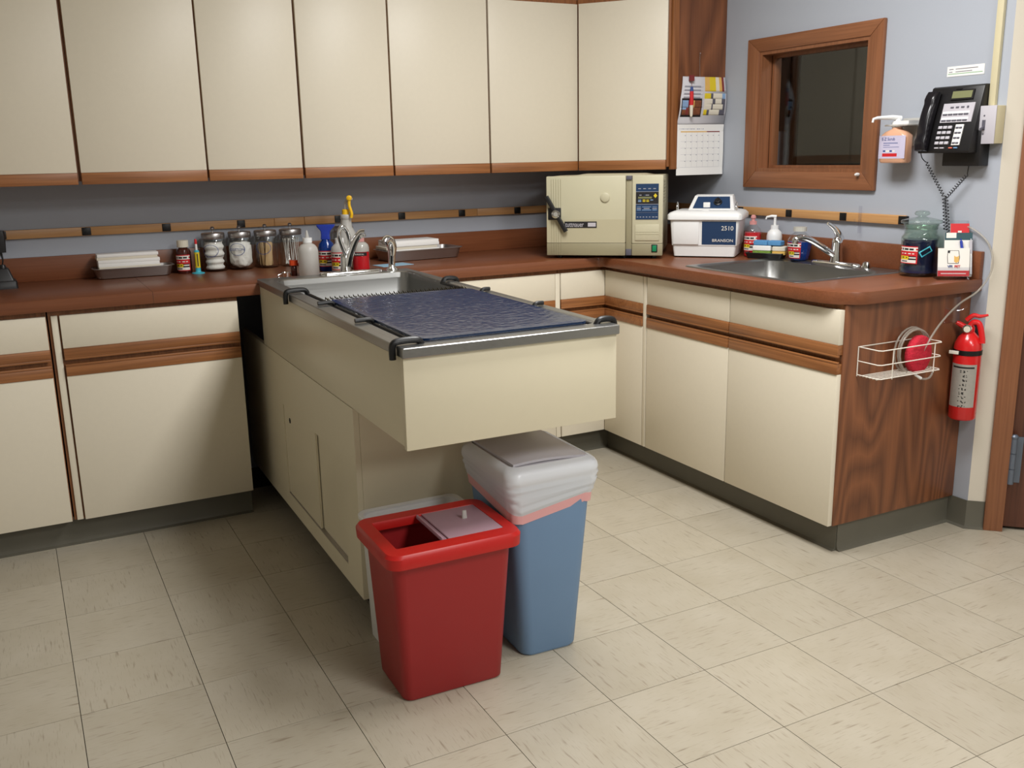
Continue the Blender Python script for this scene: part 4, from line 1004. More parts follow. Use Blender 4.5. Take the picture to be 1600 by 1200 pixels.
bm = B(); box(bm, 0.008, 0.066, -0.0155, -0.012, Z0+0.157, Z0+0.209); mk('latch_recess', bm, 'black', dr, bevel=0.001)
bm = B(); lathe(bm, [(0.020, 0), (0.020, 0.006), (0.016, 0.008)], 26, M=Matrix.Translation((0.262, -0.012, Z0+0.253)) @ Matrix.Rotation(PI/2, 4, 'X')); mk('button', bm, 'autoclave', dr)
bm = B(); box(bm, 0.082, 0.225, -0.0150, -0.0125, Z0+0.122, Z0+0.149); np = mk('nameplate', bm, 'label_black', dr, smooth=False)
text('tuttnauer', 0.031, 'silver', np, (0.085, -0.0152, Z0+0.1262), sx=0.70, bold=0.0)
bm = B(); box(bm, 0.186, 0.221, -0.0158, -0.0149, Z0+0.127, Z0+0.144); pl_ = mk('model_badge', bm, 'silver', np, smooth=False)
hd = Matrix.Translation((0.047, -0.03, Z0+0.183)) @ Matrix.Rotation(math.radians(-30), 4, 'Y')
bm = B()
for s in (-1, 1): rloft(bm, [(s*0.016, 0.0085, 0.0075, 0.004), (s*0.04, 0.0095, 0.008, 0.004), (s*0.088, 0.0095, 0.008, 0.004)], 4, M=hd @ Matrix.Scale(-1, 4, Vector((1, 0, 0))))
hnd = mk('handle', bm, 'black', dr)
bm = B(); lathe(bm, [(0.016, -0.02), (0.016, 0.006), (0.018, 0.008), (0.018, 0.016), (0.011, 0.018), (0.010, 0.012)], 22, M=Matrix.Translation((0.047, -0.03, Z0+0.183)) @ Matrix.Rotation(PI/2, 4, 'X')); mk('hub', bm, 'chrome', hnd)
bm = B(); box(bm, DWX+0.001, DWX+0.027, 0.0, 0.027, Z0, Z1-0.002); mk('hinge_column', bm, 'autoclave_d', ac, bevel=0.002)
for za, zb in ((Z0+0.001, Z0+0.028), (Z1-0.018, Z1-0.001)):
    bm = B(); box(bm, DWX+0.002, DWX+0.026, -0.008, 0.0, za, zb); mk('hinge', bm, 'slate', ac, bevel=0.001)
CX0 = DWX+0.028
bm = B(); box(bm, CX0, AW, -0.008, 0.027, Z0+0.053, Z1); cpn = mk('control_panel', bm, 'autoclave', ac, bevel=0.004)
bm = B(); box(bm, CX0, AW, -0.008, 0.027, Z0, Z0+0.0525); mk('panel_band', bm, 'autoclave_d', cpn, bevel=0.003)
ky = ['navy', 'label_black', 'lcd', 'label_yellow', 'label_grey', 'sky']
bm = B(); rows = [(0.22, [(1, 0)]), (0.04, [(0.1, 0), (0.12, 4), (0.1, 0), (0.12, 4), (0.1, 0), (0.12, 4), (0.1, 0), (0.12, 4), (0.12, 0)]), (0.12, [(1, 0)]), (0.02, [(1, 4)]), (0.14, [(1, 1)]), (0.04, [(0.15, 1), (0.1, 4), (0.1, 1), (0.08, 0), (0.15, 4), (0.42, 1)]), (0.05, [(1, 1)]),
       (0.10, [(0.1, 1), (0.6, 2), (0.3, 1)]), (0.05, [(1, 1)]), (0.04, [(0.1, 1), (0.14, 5), (0.06, 1), (0.12, 3), (0.04, 1), (0.12, 3), (0.06, 1), (0.12, 5), (0.24, 1)]), (0.03, [(1, 1)]), (0.04, [(0.1, 1), (0.14, 5), (0.06, 1), (0.12, 3), (0.04, 1), (0.12, 3), (0.42, 1)]), (0.11, [(1, 1)]),
       (0.02, [(1, 4)]), (0.1, [(1, 0)]), (0.03, [(0.05, 0), (0.18, 5), (0.05, 0), (0.4, 5), (0.05, 0), (0.2, 5), (0.07, 0)]), (0.05, [(1, 0)]), (0.04, [(0.05, 0), (0.18, 4), (0.12, 0), (0.26, 4), (0.12, 0), (0.2, 4), (0.07, 0)]), (0.04, [(1, 0)]), (0.03, [(0.05, 0), (0.18, 5), (0.05, 0), (0.4, 5), (0.05, 0), (0.2, 5), (0.07, 0)]), (0.1, [(1, 0)]),
       (0.015, [(1, 4)]), (0.2, [(1, 0)]), (0.04, [(0.05, 0), (0.07, 4), (0.06, 0), (0.07, 4), (0.07, 0), (0.07, 4), (0.07, 0), (0.07, 4), (0.07, 0), (0.07, 4), (0.08, 0), (0.1, 4), (0.04, 0), (0.1, 4), (0.04, 0)]), (0.1, [(1, 0)])]
grid(bm, rows, lambda u, v: Vector((CX0+0.016+u*0.098, -0.0092, Z0+0.157+v*0.152)))
kp = mk('keypad', bm, ky, cpn, smooth=False, thick=0.001)
bm = B(); prism(bm, [(CX0+0.100, Z0+0.248), (CX0+0.108, Z0+0.258), (CX0+0.100, Z0+0.268), (CX0+0.092, Z0+0.258)], -0.0105, -0.0092, 'y'); mk('start_key', bm, 'label_yellow', kp, smooth=False)
bm = B(); box(bm, CX0+0.014, CX0+0.119, -0.0125, -0.008, Z0+0.066, Z0+0.136); dm = mk('printer_door', bm, 'autoclave', cpn, bevel=0.002)
for zz in (0.092, 0.102): 
    bm = B(); box(bm, CX0+0.016, CX0+0.117, -0.0133, -0.0125, Z0+zz, Z0+zz+0.001); mk('seam', bm, 'autoclave_d', dm, smooth=False)
bm = B(); box(bm, CX0+0.086, CX0+0.112, -0.0105, -0.008, Z0+0.015, Z0+0.049); rs = mk('power_switch', bm, 'black', cpn, bevel=0.001)
bm = B(); box(bm, CX0+0.090, CX0+0.108, -0.0135, -0.0105, Z0+0.019, Z0+0.045); mk('rocker', bm, 'green_led', rs, bevel=0.001)
for i, (fx, fy) in enumerate(((0.05, 0.05), (0.34, 0.05), (0.47, 0.05), (0.05, 0.40), (0.46, 0.40))):
    bm = B(); lathe(bm, [(0.012, 0), (0.013, 0.012), (0.009, Z0+0.005)], 14, M=Matrix.Translation((fx, fy, 0))); mk('foot', bm, 'rubber', ac)
for k in range(8):
    bm = B(); box(bm, AW-0.011, AW-0.004, 0.05, 0.2, Z0+0.22+k*0.014, Z0+0.226+k*0.014); mk('vent_fin', bm, 'autoclave', ac, smooth=False)

# ================================================================= ultrasonic cleaner
uc = thing('ultrasonic_cleaner', 'white ultrasonic cleaner with dark blue front panel', 'cleaner', (1.057, 1.597, ZC), math.atan2(-0.22, 0.195))
UW, UD = 0.292, 0.225
cxu, cyu = UW/2, UD/2
bm = B(); rloft(bm, [(0.006, UW/2-0.013, UD/2-0.012, 0.012, cxu, cyu), (0.052, UW/2-0.007, UD/2-0.008, 0.012, cxu, cyu), (0.053, UW/2-0.004, UD/2-0.005, 0.012, cxu, cyu), (0.165, UW/2+0.004, UD/2, 0.012, cxu, cyu)], 4); bd = mk('body', bm, 'white', uc, angle=30)
bm = B(); rloft(bm, [(0.163, UW/2+0.012, UD/2+0.008, 0.018, cxu, cyu), (0.166, UW/2+0.016, UD/2+0.012, 0.02, cxu, cyu), (0.186, UW/2+0.016, UD/2+0.012, 0.02, cxu, cyu), (0.196, UW/2+0.006, UD/2+0.002, 0.02, cxu, cyu), (0.202, UW/2-0.01, UD/2-0.012, 0.018, cxu, cyu)], 5); mk('tank_rim', bm, 'white', uc, angle=50)
bm = B(); box(bm, 0.012, 0.124, -0.0018, 0.01, 0.058, 0.158); mk('front_inset', bm, 'white', bd, bevel=0.002)
bm = B()
def ufront(u, v): return Vector((0.138+u*0.146, 0.0045-v*0.0044-0.0012, 0.058+v*0.100))
for f_ in ((0, 0), ):
    c = [ufront(0, 0), ufront(1, 0), ufront(1, 1), ufront(0, 1)]; d_ = Vector((0, 0.006, 0))
    loft(bm, [c, [v+d_ for v in c]])
fp = mk('blue_panel', bm, 'navy', bd, smooth=False); fp['label'] = 'dark blue front panel'
text('2510', 0.0265, 'label_white', fp, (0.274, -0.0012, 0.1205), rot=(PI/2+0.044, 0, 0), align='RIGHT', bold=0.0)
text('BRANSON', 0.0175, 'label_white', fp, (0.274, 0.0012, 0.0705), rot=(PI/2+0.044, 0, 0), align='RIGHT', bold=0.0, sx=1.12)
# hood with sloped blue control face
bm = B(); hz0 = 0.2
prof = [(0.09, hz0), (0.155, hz0+0.062), (0.205, hz0+0.066), (0.215, hz0+0.06), (0.222, hz0-0.004), (0.09, hz0-0.004)]
lo = [Vector((0.058-0.0+ (0.02*(z-hz0)/0.066), y, z)) for y, z in prof]; hi = [Vector((UW-0.03-(0.02*(z-hz0)/0.066), y, z)) for y, z in prof]
loft(bm, [lo, hi]); hd_ = mk('control_hood', bm, 'white', uc, bevel=0.006, bseg=3)
tl = math.atan2(0.062, 0.065)
bm = B(); MS = Matrix.Translation((0, 0.09, hz0)) @ Matrix.Rotation(tl-PI/2, 4, 'X')     # local z runs up the slope, -y out
def q(x, z): return (x, z)
prism(bm, [q(0.078, 0.012), q(0.243, 0.012), q(0.233, 0.082), q(0.092, 0.082)], -0.0022, 0.001, 'y')
for v in bm.verts: v.co = MS @ v.co
cf = mk('control_face', bm, 'navy', hd_, smooth=False)
bm = B(); lathe(bm, [(0.019, 0), (0.018, 0.004), (0.014, 0.006), (0.013, 0.016), (0.010, 0.017)], 20, M=MS @ Matrix.Translation((0.185, -0.002, 0.046)) @ Matrix.Rotation(PI/2, 4, 'X'))
box(bm, 0.182, 0.188, -0.022, -0.015, 0.034, 0.058, MS); mk('knob', bm, 'black', cf)
bm = B(); box(bm, 0.122, 0.156, 0.055, 0.115, 0.199, 0.205); box(bm, 0.124, 0.154, 0.10, 0.106, 0.205, 0.235); mk('lid_handle', bm, 'white', uc, bevel=0.002)
for x_ in (0.016, 0.274):
    bm = B(); tube(bm, spline([(x_, 0.05, 0.198), (x_, 0.052, 0.225), (x_, 0.066, 0.238), (x_, 0.080, 0.225), (x_, 0.082, 0.198)], 6), 0.0022, 8); mk('basket_handle', bm, 'chrome', uc)
for fx, fy in ((0.03, 0.03), (UW-0.03, 0.03), (0.03, UD-0.03), (UW-0.03, UD-0.03)):
    bm = B(); lathe(bm, [(0.009, 0), (0.010, 0.008)], 12, M=Matrix.Translation((fx, fy, 0))); mk('foot', bm, 'rubber', uc)

# ================================================================= behind the right sink
RF = -0.95
t = thing('soap_bottle', 'red liquid soap bottle with pink cap and warning label', 'bottle', (1.362, 1.408, ZC), RF)
bm = B(); lathe(bm, [(0.033, 0), (0.036, 0.004), (0.036, 0.106), (0.032, 0.120), (0.016, 0.136), (0.0145, 0.14)], 26); mk('body', bm, 'glass', t, angle=60)
bm = B(); lathe(bm, [(0.032, 0.002), (0.0352, 0.005), (0.0352, 0.106), (0.02, 0.1065)], 24); o = mk('contents', bm, 'red_liquid', t); o['label'] = 'red liquid'
bm = B(); cap_ribs(bm, 0.0145, 0.139, 0.154); lathe(bm, [(0.008, 0.154), (0.007, 0.163), (0.0115, 0.167), (0.0115, 0.174), (0.006, 0.181)], 16); mk('cap', bm, 'pinkcap', t)
curved_label(t, 0.0367, 0.026, 0.094, -1.25, 0.75, haz_rows(), HAZ_M)
t = thing('pump_bottle', 'white pump soap bottle between the red bottle and the wall', 'bottle', (1.422, 1.338, ZC), RF)
bm = B(); lathe(bm, [(0.030, 0), (0.033, 0.004), (0.033, 0.09), (0.029, 0.108), (0.018, 0.118), (0.014, 0.121)], 26); mk('body', bm, 'white', t, angle=60)
bm = B(); cap_ribs(bm, 0.0155, 0.12, 0.137); cp = mk('cap', bm, 'white', t)
bm = B(); lathe(bm, [(0.006, 0.137), (0.006, 0.172)], 12); tube(bm, [(0.006, 0, 0.174), (-0.014, -0.004, 0.176), (-0.034, -0.008, 0.172), (-0.037, -0.009, 0.163)], [0.007, 0.006, 0.0045, 0.004], 10); mk('pump_head', bm, 'white', cp)
ct = thing('sponge_tray', 'black plastic sponge tray behind the right sink', 'tray', (1.352, 1.308, ZC), -1.08)
bm = B(); loft(bm, [[Vector((a, b, z)) for a, b in rrect(x, y, 0.012, 4)] for z, x, y in ((0.0005, 0.074, 0.030), (0.023, 0.084, 0.036), (0.023, 0.082, 0.034), (0.004, 0.072, 0.028))], True, True); mk('pan', bm, 'black', ct, angle=40)
bm = B(); tube(bm, [(a, b, 0.024) for a, b in rrect(0.083, 0.035, 0.012, 4)]+[(0.083, 0.023, 0.024)], 0.0022, 6); mk('lip', bm, 'black', ct)
def sponge(name, label, u, w, z, lx, ly, h, mat, rot=0.0, two=None):
    c = math.cos(-1.08); s = math.sin(-1.08)
    loc = (1.352+u*c-w*s, 1.308+u*s+w*c, ZC+z)
    bm = B(); rloft(bm, [(0, lx-0.003, ly-0.003, 0.005), (0.003, lx, ly, 0.006), (h-0.003, lx, ly, 0.006), (h, lx-0.003, ly-0.003, 0.005)], 4)
    if two is None: return tag(mk(name, bm, mat, loc=loc, rotz=-1.08+rot), label, 'sponge', 'sponges stacked in the black tray')
    t = thing(name, label, 'sponge', loc, -1.08+rot, 'sponges stacked in the black tray')
    mk('foam', bm, mat, t)
    bm = B(); rloft(bm, [(-0.014, lx, ly, 0.006), (-0.0005, lx, ly, 0.006)], 4); mk('scourer', bm, two, t); return t
sponge('sponge', 'white sponge with green scourer in the black tray', -0.012, -0.004, 0.0345, 0.040, 0.026, 0.022, 'paper', 0.0, 'sponge_green')
sponge('sponge', 'white sponge with yellow underside in the black tray', 0.060, -0.002, 0.0345, 0.028, 0.026, 0.02, 'ivory', 0.1, 'sponge_yellow')
sponge('sponge', 'left blue sponge on top of the sponge stack', -0.020, -0.004, 0.0575, 0.030, 0.024, 0.02, 'sponge_blue', 0.05)
sponge('sponge', 'right blue sponge on top of the sponge stack', 0.042, -0.002, 0.0575, 0.030, 0.024, 0.02, 'sponge_blue', -0.06)
t = thing('mouthwash_bottle', 'clear bottle half full of blue liquid by the sink', 'bottle', (1.388, 1.150, ZC+0.0042), RF)
prof = [(0.034, 0), (0.038, 0.004), (0.044, 0.03), (0.050, 0.065), (0.048, 0.085), (0.036, 0.105), (0.022, 0.114), (0.020, 0.122)]
bm = B(); lathe(bm, prof, 10); mk('body', bm, 'glass', t, angle=20)
bm = B(); lathe(bm, [(r-0.0012, z+0.001) for r, z in prof[:4]]+[(0.048, 0.078), (0.02, 0.0785)], 10); o = mk('contents', bm, 'blue_liquid', t, angle=20); o['label'] = 'blue liquid'
bm = B(); cap_ribs(bm, 0.0265, 0.120, 0.137); mk('cap', bm, plain('pale_grey_cap', S(188, 186, 176), 0.45, var=0.02), t)
bm = B()
def fn(u, v):
    a = -1.05+1.35*u; z = 0.010+0.066*v; r = 0.0395+0.0105*(z-0.006)/0.06+0.0015
    return Vector((r*math.sin(a), -r*math.cos(a), z))
grid(bm, haz_rows(), fn, usub=10); mk('label', bm, HAZ_M, t, weld=True)

# big apothecary jar
t = thing('apothecary_jar', 'large lidded glass jar of blue disinfectant at the worktop end', 'jar', (1.386, 0.548, ZC), RF)
jp = [(0.060, 0), (0.066, 0.006), (0.066, 0.03), (0.063, 0.038), (0.064, 0.045), (0.064, 0.118), (0.066, 0.128), (0.064, 0.140), (0.056, 0.150), (0.055, 0.176), (0.060, 0.180), (0.060, 0.186)]
bm = B(); lathe(bm, jp+[(r-0.004, z) for r, z in reversed(jp[2:])]+[(0.058, 0.012)], 32); mk('glass', bm, 'glass_lid', t, angle=60)
ip = [(0.054, 0.011), (0.0600, 0.014), (0.0600, 0.03), (0.0580, 0.039), (0.0585, 0.046), (0.0585, 0.118), (0.0590, 0.132), (0.02, 0.1325)]
bm = B(); lathe(bm, ip, 32); o = mk('contents', bm, 'navy_liquid', t); o['label'] = 'dark blue liquid'
bm = B(); lathe(bm, [(0.058, 0.186), (0.069, 0.189), (0.071, 0.194), (0.069, 0.199), (0.050, 0.204), (0.026, 0.209), (0.014, 0.212), (0.013, 0.214), (0.024, 0.218), (0.027, 0.224), (0.022, 0.231), (0.008, 0.234)], 32); mk('lid', bm, 'glass_lid', t, angle=60)
bm = B(); lathe(bm, [(0.0565, 0.187), (0.0565, 0.168), (0.05, 0.168)], 28); mk('stopper_rim', bm, 'glass_lid', t)
curved_label(t, 0.0652, 0.048, 0.110, -1.15, -0.02, haz_rows(), HAZ_M)
bm = B()
def ring_label(cx, cz, w, h, ang, r=0.0654):
    ca, sa = math.cos(ang), math.sin(ang)
    def P(u, v): 
        x = cx+u*ca-v*sa; z = cz+u*sa+v*ca; return Vector((r*math.sin(x/r), -r*math.cos(x/r), z))
    o_ = [(-w, -h), (w, -h), (w, h), (-w, h)]; i_ = [(-w+0.004, -h+0.004), (w-0.004, -h+0.004), (w-0.004, h-0.004), (-w+0.004, h-0.004)]
    for k in range(4):
        bm.faces.new([bm.verts.new(P(*v)) for v in (o_[k], o_[(k+1) % 4], i_[(k+1) % 4], i_[k])])
ring_label(0.026, 0.092, 0.022, 0.011, 0.55); mk('tape_outline', bm, 'teal', t, smooth=False)

# brochure holder with cards
BR = -0.66
bh = thing('brochure_holder', 'clear acrylic brochure holder at the worktop end', 'holder', (1.392, 0.405, ZC), BR)
bm = B(); box(bm, -0.058, 0.058, -0.032, 0.038, 0.0005, 0.003); mk('base', bm, 'acrylic', bh, smooth=False)
ML = Matrix.Translation((0, 0.012, 0.003)) @ Matrix.Rotation(math.radians(-12), 4, 'X')
bm = B(); box(bm, -0.005, 0.064, 0.0165, 0.0185, 0.0, 0.205, ML); mk('back_sheet', bm, 'acrylic', bh, smooth=False)
bm = B(); box(bm, -0.058, 0.058, -0.032, -0.0305, 0.003, 0.035, ML); mk('front_lip', bm, 'acrylic', bh, smooth=False)
for sx in (-0.058, 0.0565):
    bm = B(); box(bm, sx, sx+0.0015, -0.030, 0.0165, 0.003, 0.075, ML); mk('side', bm, 'acrylic', bh, smooth=False)
def card(name, label, u0, u1, w, h, rows, mats):
    c = thing(name, label, 'brochure', (1.392, 0.405, ZC), BR, 'brochures in the acrylic holder')
    bm = B(); box(bm, u0, u1, w, w+0.003, 0.004, h, ML); bdy = mk('sheets', bm, 'paper', c, smooth=False)
    bm = B(); grid(bm, rows, lambda u, v: ML @ Vector((u0+(u1-u0)*u, w-0.0004, 0.004+(h-0.004)*v))); mk('print', bm, mats, c, smooth=False)
    return c
cm = ['label_white', 'label_red', 'ink_blue', 'dark_green', 'tan', 'label_grey', 'label_black']
c1 = card('brochure', 'white pet brochure with cartoon dog-and-cat logo and red foot', -0.054, 0.050, -0.026, 0.102,
     [(0.8, [(1, 0)]), (0.09, [(1, 1)]), (0.03, [(0.1, 1), (0.8, 0), (0.1, 1)]), (0.08, [(1, 1)])], cm)
def lg(pts, m, w=-0.0275):
    bm = B(); prism(bm, pts, w, w+0.0006, 'y')
    for v in bm.verts: v.co = ML @ v.co
    mk('logo', bm, m, c1, smooth=False)
lg([(-0.022, 0.094), (0.014, 0.094), (0.018, 0.070), (0.014, 0.048), (-0.022, 0.048), (-0.024, 0.072)], 'label_black', -0.0270)
lg([(-0.0205, 0.0925), (0.0125, 0.0925), (0.0160, 0.070), (0.0125, 0.0495), (-0.0205, 0.0495), (-0.0225, 0.072)], 'label_white', -0.0274)
lg([(-0.001, 0.076), (0.004, 0.072), (0.010, 0.072), (0.015, 0.076), (0.015, 0.055), (0.006, 0.050), (-0.001, 0.055)], 'tan', -0.0278)
lg([(-0.022, 0.094), (-0.014, 0.094), (-0.016, 0.084), (-0.023, 0.086)], 'label_black', -0.0278)
R_ = ML.to_euler()
def on_card(body, size, mat, u, v, w=-0.0282):
    p_ = ML @ Vector((u, w, v)); text(body, size, mat, c1, p_, rot=(PI/2+math.radians(-12), 0, 0), align='CENTER', depth=0.0002, bold=0.0003)
on_card('VPI', 0.012, 'ink_blue', -0.014, 0.034); on_card('PET', 0.012, 'label_red', 0.010, 0.034)
c2 = card('brochure', 'tall white notepad with dark green header in the acrylic holder', -0.030, 0.062, -0.010, 0.158, [(0.12, [(0.06, 3), (0.36, 0), (0.58, 3)]), (0.05, [(1, 3)]), (0.83, [(1, 0)])], cm)
c3 = card('brochure', 'small red leaflet standing behind the notepad', -0.008, 0.054, 0.004, 0.192, [(0.12, [(1, 1)]), (0.03, [(0.4, 1), (0.2, 0), (0.4, 1)]), (0.05, [(1, 1)]), (0.03, [(0.1, 1), (0.8, 0), (0.1, 1)]), (0.03, [(1, 1)]), (0.03, [(0.1, 1), (0.8, 0), (0.1, 1)]), (0.6, [(1, 1)])], cm)
M2 = Matrix.Translation((1.392, 0.405, ZC)) @ Matrix.Rotation(BR, 4, 'Z') @ ML
for u, m, lab, dx in ((0.036, 'royal', 'blue pen leaning in the brochure holder', -0.022), (0.054, 'silver', 'silver pen leaning in the brochure holder', 0.002)):
    t = thing('pen', lab, 'pen', (1.392, 0.405, ZC), BR)
    a_ = ML @ Vector((u+0.004, -0.016, 0.012)); b_ = ML @ Vector((u+dx*0.6, -0.018, 0.128)); mid = a_.lerp(b_, 0.62)
    bm = B(); tube(bm, [a_, mid], 0.0042, 10); mk('barrel', bm, 'white', t)
    bm = B(); tube(bm, [mid, b_], 0.0048, 10); tube(bm, [b_, b_+(b_-a_).normalized()*0.008], 0.002, 8); mk('cap', bm, m, t)

# ================================================================= right wall things (local x runs to the right, -y out of the wall)
WR = -PI/2
ph = thing('wall_phone', 'black desk-style telephone mounted on the wall', 'telephone', (XW, 0.52, 1.31), WR)
TH = math.atan2(0.055, 0.22)
PM = Matrix.Translation((-0.075, -0.0935, 0.045)) @ Matrix.Rotation(-TH, 4, 'X')
bm = B(); prism(bm, [(-0.0005, 0.045), (-0.088, 0.045), (-0.09, 0.055), (-0.036, 0.268), (-0.028, 0.272), (-0.0005, 0.272)], -0.075, 0.135, 'x'); pb = mk('body', bm, 'black', ph, bevel=0.003)
bm = B(); box(bm, 0.0, 0.148, -0.05, -0.0005, 0.0, 0.12); box(bm, 0.1355, 0.148, -0.04, -0.0005, 0.12, 0.2); mk('wall_bracket', bm, 'black', ph, bevel=0.003)
bm = B(); N = 14
rings = []
for k in range(N+1):
    s = k/N; v = 0.006+0.205*s
    w = 0.020+0.020*math.sin(PI*s)**0.7+(0.006 if s < 0.2 or s > 0.8 else 0)
    hw = 0.023-0.003*math.sin(PI*s)
    ring = [PM @ Vector((0.026+a, -(b+0.5*w), v)) for a, b in rrect(hw, 0.5*w, 0.010, 4)]
    rings.append(ring)
loft(bm, rings); hs = mk('handset', bm, plain('glossy_black', S(24, 22, 26), 0.22, var=0.0), ph, angle=60)
bm = B(); box(bm, 0.088, 0.178, -0.003, 0.002, 0.184, 0.218, PM); box(bm, 0.1, 0.125, -0.0018, 0.001, 0.221, 0.2235, PM); dsp = mk('display_bezel', bm, 'black', ph, smooth=False)
bm = B(); box(bm, 0.094, 0.172, -0.0042, -0.003, 0.189, 0.213, PM); mk('display', bm, 'lcd', dsp, smooth=False)
bm = B(); box(bm, 0.068, 0.192, -0.002, 0.001, 0.106, 0.172, PM); fpn = mk('key_panel', bm, 'silver', ph, smooth=False)
bm = B()
for u in (0.105, 0.126, 0.147): box(bm, u-0.006, u+0.006, -0.004, -0.002, 0.155, 0.160, PM)
box(bm, 0.164, 0.171, -0.004, -0.002, 0.154, 0.161, PM); mk('soft_keys', bm, 'slate', fpn, smooth=False)
for v in (0.132, 0.111):
    bm = B(); box(bm, 0.072, 0.178, -0.0026, -0.002, v+0.004, v+0.012, PM); mk('key_strip', bm, 'paper', fpn, smooth=False)
    for k in range(5):
        bm = B(); box(bm, 0.074+k*0.021, 0.091+k*0.021, -0.0045, -0.002, v-0.001, v+0.004, PM); mk('line_key', bm, 'slate', fpn, smooth=False)
for r in range(4):
    for c in range(3):
        bm = B(); box(bm, 0.069+c*0.0195, 0.084+c*0.0195, -0.0045, 0.001, 0.030+r*0.018, 0.040+r*0.018, PM); mk('key', bm, 'silver', ph, bevel=0.001)
bm = B(); box(bm, 0.137, 0.168, -0.0025, 0.001, 0.027, 0.098, PM); kp2 = mk('side_key_panel', bm, 'paper', ph, smooth=False)
for r in range(4):
    for c in range(2):
        bm = B(); box(bm, 0.140+c*0.0135, 0.151+c*0.0135, -0.0045, -0.002, 0.031+r*0.0175, 0.037+r*0.0175, PM); mk('side_key', bm, 'slate', kp2, smooth=False)
for u, w, m in ((0.072, 0.016, 'silver'), (0.094, 0.016, 'silver'), (0.130, 0.014, plain('salmon_key', S(214, 110, 90), 0.4, var=0.0)), (0.150, 0.014, plain('sky_key', S(110, 150, 190), 0.4, var=0.0))):
    bm = B(); box(bm, u, u+w, -0.004, 0.001, 0.0155, 0.0195, PM); mk('function_key', bm, m, ph, bevel=0.0006)
# coiled cord: world points
def P3(x, y, z): return Vector((x, y, z))
cord = thing('phone_cord', 'black coiled telephone cord hanging below the wall phone', 'cord', (1.43, 0.49, 1.10))
co = Vector((1.43, 0.49, 1.10))
bm = B(); tube(bm, spline([P3(1.395, 0.583, 1.355)-co, P3(1.40, 0.580, 1.338)-co, P3(1.41, 0.573, 1.325)-co], 4)+helix(P3(1.412, 0.570, 1.322)-co, P3(1.44, 0.508, 1.205)-co, 0.005, 12)+helix(P3(1.44, 0.506, 1.20)-co, P3(1.445, 0.494, 1.085)-co, 0.0055, 10, phase=1), 0.0016, 6)
mk('handset_side', bm, 'black', cord, angle=80)
bm = B(); tube(bm, [P3(1.45, 0.425, 1.312)-co, P3(1.45, 0.428, 1.285)-co]+helix(P3(1.45, 0.430, 1.28)-co, P3(1.445, 0.502, 1.20)-co, 0.005, 11)+helix(P3(1.448, 0.503, 1.198)-co, P3(1.452, 0.484, 1.07)-co, 0.0055, 11, phase=2), 0.0016, 6)
mk('base_side', bm, 'black', cord, angle=80)

# switch box, raceway, note
sb = thing('switch_box', 'surface-mounted light switch box beside the telephone', 'switch', (XW, 0.368, 1.384), WR)
bm = B(); box(bm, -0.046, 0.043, -0.045, -0.0005, 0.0, 0.124); mk('box', bm, 'beige', sb, bevel=0.002)
bm = B(); box(bm, -0.0465, 0.0435, -0.0485, -0.0455, -0.0005, 0.1245); pl2 = mk('face_plate', bm, 'silver', sb, bevel=0.001)
bm = B(); box(bm, -0.006, 0.006, -0.050, -0.0485, 0.045, 0.078); prism(bm, [(-0.050, 0.058), (-0.064, 0.05), (-0.063, 0.044), (-0.050, 0.050)], -0.0035, 0.0035, 'x'); mk('toggle', bm, 'slate', pl2)
for z in (0.032, 0.092):
    bm = B(); lathe(bm, [(0.003, 0), (0.0025, 0.0015)], 10, M=Matrix.Translation((0, -0.0485, z)) @ Matrix.Rotation(PI/2, 4, 'X')); mk('screw', bm, 'slate', pl2)
bm = B(); box(bm, -0.013, 0.012, -0.015, -0.0005, 0, CEIL-1.51); 
tag(mk('cable_raceway', bm, 'beige', loc=(XW, 0.371, 1.5095), rotz=WR, bevel=0.002), 'vertical beige cable raceway above the switch box', 'raceway')
nt_ = thing('wall_note', 'narrow white printed note stuck above the telephone', 'note', (XW, 0.494, 1.616), WR)
bm = B(); box(bm, -0.074, 0.074, -0.0011, -0.0002, 0.0, 0.034); mk('paper', bm, 'paper', nt_, smooth=False)
bm = B(); grid(bm, [(0.25, [(1, 0)]), (0.07, [(0.05, 0), (0.12, 1), (0.06, 0), (0.6, 1), (0.17, 0)]), (0.2, [(1, 0)]), (0.07, [(0.05, 0), (0.1, 1), (0.08, 0), (0.45, 1), (0.32, 0)]), (0.12, [(1, 0)]), (0.07, [(0.03, 0), (0.93, 2), (0.04, 0)]), (0.22, [(1, 0)])], lambda u, v: Vector((-0.074+0.148*u, -0.0014, 0.034*v)))
mk('print', bm, ['paper', 'slate', 'label_green'], nt_, smooth=False)

# soap dispenser on the wall
sd_ = thing('soap_dispenser', 'wall bracket holding amber hand-scrub bottle with white pump', 'dispenser', (XW, 0.705, 1.322), WR)
bm = B(); box(bm, -0.03, 0.052, -0.012, -0.0005, 0.06, 0.16); box(bm, -0.05, 0.055, -0.085, -0.0005, 0.132, 0.138); mk('bracket', bm, 'milky', sd_, bevel=0.002)
bm = B(); rloft(bm, [(0, 0.056, 0.022, 0.016, -0.012, -0.06), (0.006, 0.060, 0.026, 0.018, -0.012, -0.06), (0.098, 0.060, 0.026, 0.018, -0.012, -0.06), (0.112, 0.045, 0.022, 0.02, -0.012, -0.06), (0.122, 0.018, 0.018, 0.018, -0.012, -0.06), (0.131, 0.018, 0.018, 0.018, -0.012, -0.06)], 5); mk('bottle', bm, 'orange_liquid', sd_, angle=50)
lab_m = ['lavender', 'label_red', 'ink_blue', 'label_white']
bm = B()
def fl_(u, v):
    x = -0.072+0.12*u; e = 0.0
    return Vector((x, -0.0864+ (0.0 if 0.14 < u < 0.86 else 0.004*((abs(u-0.5)-0.36)/0.14)**2), 0.016+0.082*v))
